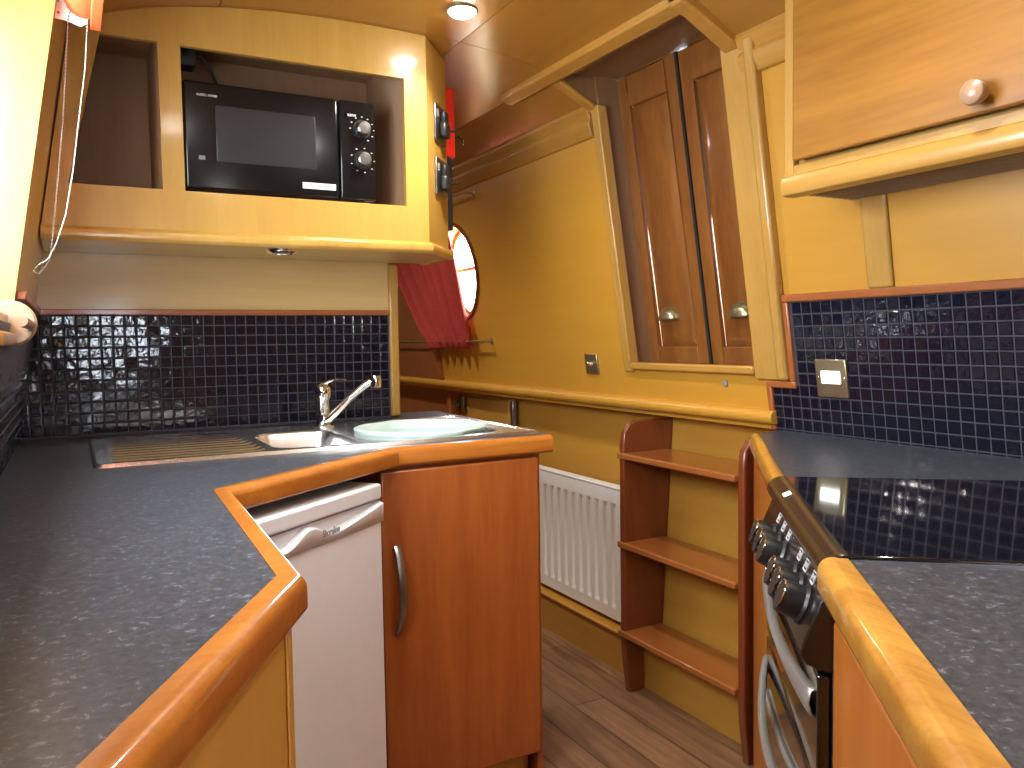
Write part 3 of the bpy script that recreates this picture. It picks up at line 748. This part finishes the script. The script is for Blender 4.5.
# niche linings (open in front)
def niche(x0a, x0b, x1, z0, z1, y1, name, mat):
    mb = MB(); y0 = CY+TH
    vs = [(x0a, y0, z0), (x1, y0, z0), (x1, y0, z1), (x0b, y0, z1), (x0a, y1, z0), (x1, y1, z0), (x1, y1, z1), (x0b, y1, z1)]
    mb.add(vs, [(0, 1, 5, 4), (1, 2, 6, 5), (2, 3, 7, 6), (3, 0, 4, 7), (4, 5, 6, 7)])
    return obj(name, mb, mat, wc, solid=.004)
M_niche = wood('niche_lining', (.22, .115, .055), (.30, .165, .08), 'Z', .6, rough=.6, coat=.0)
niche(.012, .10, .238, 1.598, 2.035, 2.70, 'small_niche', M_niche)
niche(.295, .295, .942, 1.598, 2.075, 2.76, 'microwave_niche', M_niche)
# recessed light below
dl = thing('under_cabinet_light', 'round chrome recessed light under the wall cabinet', 'light', (.583, 2.50, 1.452))
obj('bezel', MB().lathe([(.048, .006), (.048, 0), (.044, -.007), (.034, -.011), (.030, -.006), (.030, .004)], (.575, 2.49, 1.456), (0, 0, 1)), M_chrome, dl)
obj('lens', MB().lathe([(.030, -.004), (.02, -.010), (.0, -.013)], (.575, 2.49, 1.456), (0, 0, 1)), plain('amber_lens', (.45, .38, .25), .2), dl)
# microwave
mw = thing('microwave', 'black microwave oven with two silver knobs inside the wall cabinet niche', 'microwave', (.58, 2.5, 1.602))
MX0, MX1, MZ0, MZ1, MY = .298, .850, 1.612, 1.905, 2.415
obj('casing', MB().box(MX0+.006, MX1-.004, MY+.02, 2.72, MZ0, MZ1-.004), M_blackp, mw, bevel=.006)
obj('door', MB().box(MX0, .735, MY, MY+.025, MZ0-.003, MZ1), M_black, mw, bevel=.008, seg=3)
md = [o for o in bpy.data.objects if o.parent == mw and o.name.startswith('door')][0]
obj('door_window', MB().box(.382, .665, MY-.0012, MY+.004, 1.688, 1.845), M_window_mw, md, bevel=.003)
obj('control_panel', MB().box(.738, MX1, MY+.001, MY+.025, MZ0-.003, MZ1), M_black, mw, bevel=.006)
cp = bpy.data.objects['control_panel']
for z in (1.823, 1.730):
    k = obj('knob', MB().lathe([(.024, 0), (.024, .006), (.0215, .010), (.0205, .024), (.017, .0265), (.0, .0275)], (.808, MY+.001, z), (0, -1, 0), 28), M_satin, cp)
    obj('knob_skirt', MB().lathe([(.028, 0), (.028, .004), (.0, .004)], (.808, MY+.0015, z), (0, -1, 0), 24), M_blackp, cp)
for z in (1.823, 1.730):
    for k in range(9):
        a = math.radians(-60+k*30) if z > 1.8 else math.radians(k*40)
        x = .808+.037*math.cos(a); zz = z+.037*math.sin(a)
        obj('dial_mark', MB().box(x-.0025, x+.0025, MY-.0004, MY+.002, zz-.0012, zz+.0012), M_print, cp)
obj('lettering_mark', MB().lathe([(.005, .001), (.0, .001)], (.758, MY, 1.862), (0, -1, 0), 12), M_print, cp)
text('lettering', '800W', .011, (.776, MY-.0006, 1.861), (1, 0, 0), (0, 0, 1), M_print, cp, bold=True)
text('lettering', 'RUSSELL HOBBS', .0085, (.362, MY-.0006, 1.868), (1, 0, 0), (0, 0, 1), M_print, md, bold=True, stretch=.9)
obj('badge', MB().box(.335, .352, MY-.0006, MY+.003, 1.690, 1.701), M_grey, md)
st = obj('sticker', MB().box(.622, .722, MY-.0012, MY+.003, 1.632, 1.650), M_whitep, md)
text('lettering', 'DO NOT OPERATE EMPTY', .0085, (.672, MY-.0018, 1.641), (1, 0, 0), (0, 0, 1), M_grey, md, stretch=.78)
obj('foot', MB().lathe([(.012, 0), (.012, .014)], (.34, 2.46, 1.6), (0, 0, 1), 12), M_blackp, mw)
obj('foot', MB().lathe([(.012, 0), (.012, .014)], (.81, 2.46, 1.6), (0, 0, 1), 12), M_blackp, mw)
pts = [(.33, 2.50, 1.995), (.36, 2.50, 2.0), (.385, 2.51, 1.98), (.405, 2.53, 1.94), (.412, 2.56, 1.90)]
cb = thing('power_cable', 'black plug and cable above the microwave at the left of the niche', 'cable', (.33, 2.5, 1.98))
obj('lead', MB().tube(pts, .005, 8), M_blackp, cb)
obj('plug', MB().box(.300, .345, 2.47, 2.53, 1.96, 2.02), M_blackp, cb, bevel=.006)
# sockets on the angled end
dch = (Vector((1.158, 2.568))-Vector((1.016, CY))).normalized()
def SX(a, d, z): q = Vector((1.016, CY))+dch*a+Vector((dch.y, -dch.x))*d; return (q.x, q.y, z)
def socket(zc, label):
    s = thing('wall_socket', label, 'socket', SX(.155, 0, zc), 'sockets on the angled cabinet end')
    obj('face_plate', MB(SX).box(.072, .192, 0, .008, zc-.06, zc+.06), M_satin, s, bevel=.003)
    for a in (.105,):
        p = obj('plug', MB(SX).box(a, a+.05, .008, .034, zc-.045, zc+.005), M_blackp, s, bevel=.008)
        obj('pin_cover', MB(SX).box(a+.015, a+.06, .008, .026, zc+.0, zc+.045), M_blackp, s, bevel=.006)
        obj('cord', MB().tube([SX(a+.03, .030, zc-.02), SX(a+.05, .046, zc-.018), SX(a+.07, .052, zc-.012)], .004, 8), M_blackp, s)
        obj('rocker', MB(SX).box(a-.02, a-.008, .007, .013, zc+.015, zc+.04), M_chrome, s)
socket(1.888, 'metal wall socket with black plug, upper of two on the cabinet end')
socket(1.715, 'metal wall socket with black plug, lower of two on the cabinet end')
# red casing behind the cabinet end
rb = thing('fire_blanket_case', 'slim bright red case hanging behind the wall cabinet end', 'case', (1.18, 2.66, 1.56))
obj('red_cover', MB().box(1.160, 1.216, 2.62, 2.76, 1.816, 2.055), M_red, rb, bevel=.006)
obj('black_lower_part', MB().box(1.160, 1.202, 2.62, 2.68, 1.562, 1.816), M_blackp, rb, bevel=.004)
obj('hanging_hook', MB().tube([(1.216, 2.64, 1.885), (1.238, 2.64, 1.897), (1.255, 2.64, 1.885), (1.255, 2.64, 1.87)], .003, 8), M_blackp, rb)

# ================================================================== LADDER
ld = thing('step_ladder', 'mahogany step ladder with three treads below the side hatch', 'ladder', (1.78, 2.0, FZ))
def stile(y0, y1):
    f0 = 1.685
    prof = [(1.705, FZ), (f0+.004, .03), (f0, .09), (f0, .80), (f0+.006, .845), (f0+.03, .875), (f0+.06, .885), (lw(.88)-.004, .885), (lw(.1)-.008, .066), (1.772, .066), (1.772, FZ)]
    return MB().extr([(x, y0, z) for x, z in prof], (0, y1-y0, 0))
obj('side_board', stile(2.285, 2.312), M_mahog, ld, bevel=.006, seg=3)
obj('side_board', stile(1.708, 1.735), M_mahog, ld, bevel=.006, seg=3)
for z in (.752, .436, .118):
    obj('tread', MB().prism([(1.673, 1.735), (lw(z)-.012, 1.735), (lw(z)-.012, 2.285), (1.684, 2.285), (1.684, 2.313), (1.673, 2.313)], z, z+.022), M_mahogy, ld, bevel=.006, seg=3)

# ================================================================== RADIATOR
rd = thing('radiator', 'white ribbed panel radiator on the right wall beside the ladder', 'radiator', (1.83, 2.8, .08))
RY0, RY1, RZ0, RZ1, RX = 2.46, 3.16, .085, .600, 1.812
mb = MB(); vs = []; prof = []
nr = 12; pw = (RY1-RY0-.02)/nr
ysr = [(RY0, 0)]
for k in range(nr):
    y = RY0+.01+k*pw; ysr += [(y+pw*.12, 0), (y+pw*.28, .010), (y+pw*.72, .010), (y+pw*.88, 0)]
ysr.append((RY1, 0))
zr = [(RZ0, 0), (RZ0+.045, 0), (RZ0+.06, 1), (RZ1-.075, 1), (RZ1-.06, 0), (RZ1, 0)]
for z, f in zr:
    for y, d in ysr: vs.append((RX+d*(1-f) if 0 else RX+(.010-d)*f, y, z))
nn = len(ysr)
mb.add(vs, [(j*nn+i, j*nn+i+1, (j+1)*nn+i+1, (j+1)*nn+i) for j in range(len(zr)-1) for i in range(nn-1)], False)
mb.add([(RX, RY0, RZ0), (RX+.04, RY0, RZ0), (RX+.04, RY1, RZ0), (RX, RY1, RZ0), (RX, RY0, RZ1), (RX+.04, RY0, RZ1), (RX+.04, RY1, RZ1), (RX, RY1, RZ1)], [(0, 1, 5, 4), (2, 3, 7, 6), (4, 5, 6, 7), (0, 3, 2, 1), (1, 2, 6, 5)])
obj('front_plate', mb, M_rad, rd)
obj('top_edge', MB().box(RX-.003, RX+.045, RY0-.002, RY1, RZ1-.004, RZ1+.004), M_rad, rd, bevel=.003)
obj('valve_pipe', MB().tube([(1.835, RY0+.1, .10), (1.835, RY0+.1, .066)], .008, 10), M_chrome, rd)
obj('bracket', MB().box(1.85, 1.862, 2.6, 2.64, .2, .5), M_rad, rd)

# ================================================================== RIGHT COUNTER / COOKER
P3 = Vector((.515, .294)); RU = Vector((.642, .767)).normalized(); RN = Vector((RU.y, -RU.x))
def KX(t, d, z): q = P3+RU*t+RN*d; return (q.x, q.y, z)
def kxy(t, d): q = P3+RU*t+RN*d; return (q.x, q.y)
T0, T1, TIP = .495, 1.078, 1.80
wR = thing('worktop', 'dark slate-grey worktop with yellow wooden edge, right of the cooker nearest the camera', 'worktop', KX(.2, .2, .853))
mb = MB(); mb.prism([kxy(-.75, 0), kxy(T0, 0), kxy(T0, .62), (1.815, -.05), (1.815, -.9)], .864, ZT); obj('laminate_top', mb, M_lam, wR)
def klip(t0, t1):
    a, b = kxy(t1, 0), kxy(t0, 0)
    return MB().sweep([kxy(t0, 0), kxy(t1, 0)], [(-o, z) for o, z in lip_prof(.032)])
o = obj('edge_lipping', klip(-.75, T0-.002), M_lipR, wR)
wF = thing('worktop', 'dark slate-grey corner worktop between the hob and the ladder', 'worktop', KX(1.5, .2, .853))
mb = MB(); mb.prism([kxy(T1, 0), kxy(TIP, .020), (1.815, 1.703), (1.815, .25), kxy(T1, .62)], .864, ZT); obj('laminate_top', mb, M_lam, wF)
obj('edge_lipping', MB().sweep([kxy(T1+.002, 0), kxy(TIP, .022)], [(-o, z) for o, z in lip_prof(.020)]), M_lipR, wF)
# cabinets either side
c1 = thing('base_cabinet', 'cherry base cabinet right of the cooker, nearest the camera', 'cabinet', KX(.1, .2, FZ))
obj('carcass', MB(KX).box(-.75, T0-.004, .006, .5, FZ+.09, .852), M_cherry2, c1)
obj('door', MB(KX).box(-.32, T0-.008, -.014, .005, .0, .826), M_cherry2, c1, bevel=.005)
obj('top_rail', MB(KX).box(-.75, T0-.004, -.010, .006, .832, .852), M_cherry, c1, bevel=.003)
obj('kickboard', MB(KX).box(-.75, T0-.004, .05, .065, FZ, FZ+.09), M_yellow, c1)
c2 = thing('base_cabinet', 'narrow cherry cabinet side between the cooker and the ladder', 'cabinet', KX(1.4, .2, FZ))
obj('front_panel', MB(KX).box(T1+.004, TIP-.02, .014, .028, FZ, .853), M_cherry2, c2)
obj('end_panel', MB().prism([kxy(TIP-.02, .024), (1.705, 1.69), (1.86, 1.69), (1.86, 1.675), (1.70, 1.675)], FZ, .853), M_cherry, c2)
# cooker
ck = thing('cooker', 'black freestanding electric cooker with ceramic hob and silver handles', 'cooker', KX(.785, .25, FZ))
obj('body', MB(KX).box(T0+.003, T1-.003, -.012, .58, FZ+.03, .885), M_blackp, ck, bevel=.003)
obj('hob_glass', MB(KX).box(T0+.001, T1-.001, .004, .575, .896, .9045), M_glass_k, ck, bevel=.002)
M_fascia = plain('dark_brown_enamel', (.014, .009, .007), .2, coat=.15)
fp = [(-.018, .866), (-.026, .870), (-.030, .879), (-.028, .890), (-.020, .899), (-.008, .9045), (.0, .9055), (.006, .9055), (.006, .866)]
obj('hob_front_trim', MB(KX).extr([(T0+.001, d, z) for d, z in fp], (T1-T0-.002, 0, 0)), M_fascia, ck, bevel=.002)
obj('trim_end_cap', MB(KX).extr([(T0-.004, d, z) for d, z in fp], (.006, 0, 0)), M_black, ck, bevel=.002)
obj('sticker', MB(KX).extr([(.885, -.0215, .9001), (.915, -.0215, .9001), (.915, -.0085, .9062), (.885, -.0085, .9062)], (0, -.0003, .0006)), M_whitep, ck)
obj('control_panel', MB(KX).extr([(T0+.002, d, z) for d, z in [(-.010, .866), (-.018, .864), (-.046, .796), (-.052, .776), (-.044, .762), (-.020, .752), (-.0, .752), (0, .866)]], (T1-T0-.004, 0, 0)), M_fascia, ck, bevel=.003)
cpn = [o for o in bpy.data.objects if o.parent == ck and o.name.startswith('control_panel')][0]
kn = Vector((-RN.x*.93, -RN.y*.93, .38)).normalized()
for i, t in enumerate((.562, .622, .680, .800, .862, .926)):
    z = .818
    base = Vector(KX(t, -.036, z))
    k = obj('knob', MB().lathe([(.027, 0), (.027, .004), (.0240, .008), (.0228, .030), (.021, .0355), (.0, .0365)], base, kn, 24), M_blackp, cpn)
    side = Vector((RU.x, RU.y, 0)); up = kn.cross(side).normalized(); up = up if up.z > 0 else -up; c = base+kn*.0355
    obj('knob_ring', MB().tube([c+side*.0215*math.cos(q)+up*.0215*math.sin(q) for q in [math.radians(-15+210*j/16) for j in range(17)]], .0013, 6), M_chrome, k)
    # little printed symbol plate above
    mb = MB(KX); zz = .845; a = t+.012
    def pl(t0, t1, z0, z1): mb.extr([(t0, -.0192-(.864-z0)*.41, z0), (t1, -.0192-(.864-z0)*.41, z0), (t1, -.0192-(.864-z1)*.41, z1), (t0, -.0192-(.864-z1)*.41, z1)], (0, .002, 0))
    w_ = .011
    pl(a-w_, a+w_, .8595, .861); pl(a-w_, a+w_, .845, .8465); pl(a-w_, a-w_+.0015, .845, .861); pl(a+w_-.0015, a+w_, .845, .861); pl(a-.006, a-.002, .850, .856); pl(a+.003, a+.006, .850, .856)
    obj('symbol_plate', mb, M_print, cpn)
# upper (grill) door
obj('grill_door', MB(KX).box(T0+.006, T1-.006, -.030, -.012, .60, .748), M_glass_k, ck, bevel=.004)
gd = bpy.data.objects['grill_door']
def handle(z0, sag, bow, width, parent, name='handle', e=.02):
    mb = MB(KX); n = 28; vs = []
    for k in range(n+1):
        s = k/n; t = T0+e+(T1-T0-2*e)*s; b = math.sin(math.pi*s)**.8
        d = -.032-bow*b; zz = z0-sag*b; hw = width*(.55+.45*abs(2*s-1)**1.5)
        vs += [(t, d+.006, zz-hw), (t, d-.003, zz-hw*.8), (t, d-.006, zz), (t, d-.003, zz+hw*.8), (t, d+.006, zz+hw)]
    mb.add(vs, [(5*k+q, 5*k+5+q, 5*k+6+q, 5*k+1+q) for k in range(n) for q in range(4)], True)
    return obj(name, mb, M_silver, parent, solid=.003)
handle(.705, .014, .012, .019, gd)
obj('oven_door', MB(KX).box(T0+.006, T1-.006, -.030, -.012, .10, .590), M_glass_k, ck, bevel=.004)
od = bpy.data.objects['oven_door']
handle(.545, .04, .028, .011, od)
# lens shaped silver rim round the oven glass
mb = MB()
pts = [KX(T0+.012+(T1-T0-.03)*k/24, -.033, .582-.10*(k/24)-.03*math.sin(math.pi*k/24)) for k in range(25)]
mb.tube(pts, .005, 8); obj('door_rim', mb, M_silver, od)
obj('plinth_drawer', MB(KX).box(T0+.006, T1-.006, -.028, -.012, FZ+.05, .09), M_black, ck, bevel=.003)
for t in (T0+.05, T1-.05):
    obj('foot', MB(KX).box(t-.015, t+.015, .03, .06, FZ, FZ+.032), M_blackp, ck)
# ================================================================== WALL CUPBOARD RIGHT
CX = 1.50; CYE = 1.392
wc2 = thing('wall_cupboard', 'wooden wall cupboard with lift-up door and knob above the hob, mesh shelf below', 'cupboard', (1.6, .6, 1.5))
ZU = 1.507
CYN = -.35
mb = MB(); mb.box(CX+.0, CX+.018, CYE-.028, CYE, ZU+.030, cz(CX)-.002); mb.box(CX, CX+.018, CYN, CYE-.028, ZU+.038, ZU+.066); mb.box(CX, CX+.018, CYN, CYE-.028, 1.985, cz(CX)-.012)
obj('face_frame', mb, M_trimv, wc2, bevel=.002)
pe = [(CX+.005, ZU+.03), (wr(ZU+.03), ZU+.03), (wr(1.98), 1.98), (wr(2.0)-.04, 2.0), (CX+.005, cz(CX)-.02)]
obj('end_panel', MB().extr([(x, CYE-.018, z) for x, z in pe], (0, .018, 0)), M_trimv, wc2)
obj('inner_back', MB().box(CX+.02, CX+.03, CYN, CYE-.02, ZU+.04, 2.0), M_trimv, wc2)
# lip shelf
lp2 = [(CX-.004, ZU-.004), (CX+.03, ZU-.004), (CX+.03, ZU+.044), (CX-.004, ZU+.044), (CX-.012, ZU+.040), (CX-.016, ZU+.030), (CX-.017, ZU+.018), (CX-.015, ZU+.006), (CX-.011, ZU-.002)]
obj('shelf_lip', MB().extr([(x, CYN, z) for x, z in lp2], (0, CYE-.004-CYN, 0)), M_trimy, wc2, bevel=.002)
obj('shelf_board', MB().box(CX+.03, wr(ZU)-.004, CYN, CYE, ZU+.018, ZU+.03), M_mesh, wc2)
mb = MB(); y = CYN
while y < CYE-.01: mb.box(CX+.03, wr(ZU)-.006, y, y+.004, ZU+.006, ZU+.010); y += .02
x = CX+.035
while x < wr(ZU)-.01: mb.box(x, x+.004, CYN, CYE-.01, ZU+.003, ZU+.007); x += .02
obj('mesh_grille', mb, wood('mesh_strip', (.26, .16, .10), (.34, .22, .14), 'Y', 2), wc2)
o = obj('door', MB().box(CX-.018, CX-.001, 0.40, 1.352, ZU+.073, 1.99), M_door2, wc2, bevel=.004)
obj('knob', MB().lathe([(.011, 0), (.010, .010), (.020, .016), (.024, .028), (.022, .038), (.012, .044), (.0, .045)], (CX-.018, .905, 1.612), (-1, 0, 0), 20), M_pole, o)
obj('door', MB().box(CX-.018, CX-.001, -.34, .394, ZU+.073, 1.99), M_door2, wc2, bevel=.004)
# ================================================================== SMALL FITTINGS
# cooker switch on the right tiles
def wall_plate(name, label, cat, yc, zc, w_, h_, rocker):
    s = thing(name, label, cat, wpt(yc, zc, -.006))
    obj('face_plate', wstrip(yc-w_/2, yc+w_/2, zc-h_/2, zc+h_/2, -.016, -.005), M_brass, s, bevel=.003)
    return s
s = wall_plate('cooker_switch', 'brass switch plate with white rocker on the right mosaic tiles', 'switch', 1.487, 1.060, .100, .103, True)
obj('rocker', wstrip(1.487-.030, 1.487+.030, 1.046, 1.080, -.020, -.014), M_white_glow, s, bevel=.002)
obj('screw', MB().lathe([(.003, 0), (.0, .002)], wpt(1.529, 1.062, -.016), (-1, 0, 0), 10), M_chrome, s)
obj('screw', MB().lathe([(.003, 0), (.0, .002)], wpt(1.445, 1.062, -.016), (-1, 0, 0), 10), M_chrome, s)
s = thing('light_switch', 'small brass light switch on the golden wall left of the hatch', 'switch', wpt(2.63, 1.075, 0))
obj('face_plate', wstrip(2.588, 2.672, 1.035, 1.115, -.008, .001), M_brass, s, bevel=.003)
obj('dolly', MB().lathe([(.008, 0), (.006, .008), (.007, .016), (.0, .02)], wpt(2.63, 1.075, -.008), (-1, 0, .2), 12), M_chrome, s)
# screw cap below sill
tag(obj('hanging_clip', wstrip(1.895, 1.91, 1.02, 1.04, -.006, .001), M_grey, None, bevel=.002), 'tiny grey clip under the hatch sill', 'clip')
# curtain rails
def rail(z, y0, y1, label):
    t = thing('curtain_rail', label, 'curtain rail', wpt((y0+y1)/2, z, -.03), 'curtain rails of the porthole')
    obj('rod', MB().tube([wpt(y0, z, -.045), wpt(y1, z, -.045)], .005, 8), M_brass, t)
    for y in (y0, y1): obj('end_bracket', MB().lathe([(.016, -.03), (.016, -.026), (.006, -.022), (.006, .02), (.009, .022), (.0, .028)], wpt(y, z, -.03), (-1, 0, 0), 12), M_brass, t)
rail(1.168, 3.46, 4.7, 'thin brass curtain rail below the porthole')
rail(1.855, 3.42, 4.7, 'thin brass curtain rail above the porthole')
def curtain():
    mb = MB(); n = 60; m_ = 16; vs = []
    for j in range(m_+1):
        z = 1.86-(1.86-1.135)*j/m_; s = j/m_
        y0 = 3.72-.12*s; y1 = 4.62-.52*s**1.3
        for k in range(n+1):
            a = k/n; y = y0+(y1-y0)*a
            amp = .024+.008*math.sin(a*9)
            pinch = 1-.6*math.exp(-((z-1.168)/.02)**2)
            vs.append(wpt(y, z, -.047+amp*math.sin(a*math.pi*2*6+.4*math.sin(5*s))*pinch))
    mb.add(vs, [(j*(n+1)+k, j*(n+1)+k+1, (j+1)*(n+1)+k+1, (j+1)*(n+1)+k) for j in range(m_) for k in range(n)], True)
    return mb
tag(obj('curtain', curtain(), M_redcloth, None, solid=.002), 'red cloth curtain gathered beside the round porthole', 'curtain')
# hinged batten on the lower wall
ht = thing('hinged_flap', 'small wooden flap with dark hinges under the gunwale rail behind the sink', 'flap', (1.88, 3.7, .76))
obj('board', MB().box(1.865, 1.885, 3.47, 3.93, .745, .868), M_trimy, ht, bevel=.003)
obj('frame_strip', MB().box(1.86, 1.885, 3.42, 3.46, .70, .885), M_trimy, ht, bevel=.003)
obj('hinge', MB().box(1.85, 1.87, 3.395, 3.42, .76, .88), M_satin, ht, bevel=.003)
obj('hinge', MB().box(1.85, 1.87, 3.95, 3.985, .80, .87), M_satin, ht, bevel=.003)
obj('knob', MB().lathe([(.01, 0), (.02, .01), (.018, .03), (.0, .034)], (1.865, 4.03, .83), (-1, 0, 0), 14), M_satin, ht)
# ceiling downlights; those behind the camera and beyond the sink are added, unseen
for i, (x, y, p) in enumerate(DOWNLIGHTS):
    z = cz(x)
    labels = ['glowing round ceiling downlight nearest the galley cabinet', 'round ceiling downlight over the cooker, out of frame', 'round ceiling downlight over the left worktop, out of frame', 'unseen ceiling downlight added for light behind the camera', 'unseen ceiling downlight added to light the cabin beyond the sink', 'unseen ceiling downlight added to light the far end of the cabin']
    t = thing('ceiling_downlight', labels[i], 'light', (x, y, z), 'ceiling downlights')
    obj('bezel', MB().lathe([(.046, .004), (.047, -.003), (.044, -.007), (.040, -.007), (.039, .002)], (x, y, z), (0, 0, 1)), M_brass, t)
    obj('lamp', MB().lathe([(.040, -.006), (.034, -.014), (.018, -.020), (.0, -.021)], (x, y, z), (0, 0, 1)), M_lamp, t)
    l = light('downlight_beam', 'SPOT', (x, y, z-.03), p, size=.03, spot_size=math.radians(150), spot_blend=.9)
    l.parent = t; l.matrix_parent_inverse = Matrix.Translation((-x, -y, -z))
# roller blind at the left window
rbx = wl(1.9)+.055
bl = thing('roller_blind', 'orange-red roller blind with white bracket and beaded chain at the left window', 'blind', (rbx, 1.4, 1.95))
obj('roller', MB().lathe([(.0, 0), (.034, 0), (.034, 1.0), (.0, 1.0)], (.052, .88, 1.872), (0, 1, 0), 32), M_orange, bl)
obj('fabric', MB().box(.062, .082, .90, 1.892, 1.822, 1.96), M_orange, bl, bevel=.002)
br = obj('end_bracket', MB().extr([(-.002, 1.886, 1.97), (-.005, 1.886, 1.834), (.018, 1.886, 1.832), (.045, 1.886, 1.824), (.058, 1.886, 1.832), (.062, 1.886, 1.86), (.062, 1.886, 1.97)], (0, .006, 0)), M_whitep, bl, bevel=.002)
mb = MB()
for z in (1.845, 1.868): mb.lathe([(.003, 0), (.0, .001)], (.006, 1.8855, z), (0, -1, 0), 10)
obj('screws', mb, M_grey, bl)
def chain_pts():
    P = [Vector(p) for p in [(.030, 1.875, 1.86), (.023, 1.88, 1.835), (.016, 1.88, 1.751), (.006, 1.88, 1.632), (-.008, 1.88, 1.511), (-.019, 1.88, 1.421), (-.028, 1.88, 1.355), (-.036, 1.88, 1.338), (-.050, 1.88, 1.322), (-.058, 1.875, 1.326), (-.052, 1.87, 1.338), (-.032, 1.87, 1.351), (-.017, 1.872, 1.381), (.003, 1.875, 1.442), (.020, 1.878, 1.534), (.034, 1.878, 1.635), (.049, 1.878, 1.736), (.058, 1.878, 1.84)]]
    out = []
    step = .0075; acc = 0
    out.append(P[0])
    for a, b in zip(P, P[1:]):
        L = (b-a).length; t = step-acc
        while t <= L: out.append(a+(b-a)*t/L); t += step
        acc = L-(t-step)
    return out
cpnts = chain_pts(); mb = MB()
for p in cpnts: mb.lathe([(.0, -.0019), (.0014, -.0012), (.0019, 0), (.0014, .0012), (.0, .0019)], p, (0, 0, 1), 6)
mb.tube(cpnts, .0005, 4)
ch = obj('beaded_chain', mb, plain('bead_metal', (.55, .50, .42), .25, .7), bl); ch['kind'] = 'stuff'
# kitchen-roll holder on the left wall
kh = thing('kitchen_roll_holder', 'turned wooden roll holder with round end disc below the left window', 'holder', (-.09, 1.65, 1.24))
obj('end_disc', MB().lathe([(.0, 0), (.037, 0), (.041, .004), (.041, .012), (.037, .016), (.0, .016)], (-.092, 1.72, 1.221), (0, 1, 0), 32), M_pole, kh)
obj('dowel', MB().tube([(-.062, 1.735, 1.217), (-.062, 1.40, 1.217)], .009, 12), M_pole, kh)
obj('back_rail', MB().box(-.11, -.085, 1.40, 1.72, 1.180, 1.203), M_trimy, kh, bevel=.004)
# portals help the daylight through the windows
pl = light('window_portal', 'AREA', lpt(1.35, 1.59, .14), 1, (1, 1, 1), 1.0, (0, math.radians(-98.5), 0)); pl.data.shape = 'RECTANGLE'; pl.data.size = .62; pl.data.size_y = 1.0; pl.data.cycles.is_portal = True
pl2 = light('porthole_portal', 'AREA', wpt(PY, PZ, .12), 1, (1, 1, 1), .46, (0, math.radians(98.5), 0)); pl2.data.cycles.is_portal = True
pl3 = light('rear_window_portal', 'AREA', ((RX0+RX1)/2, Y0-.05, (RZ0_+RZ1_)/2), 1, (1, 1, 1), 1.0, (math.radians(90), 0, math.radians(180)))
pl3.data.shape = 'RECTANGLE'; pl3.data.size = RX1-RX0; pl3.data.size_y = RZ1_-RZ0_; pl3.data.cycles.is_portal = True
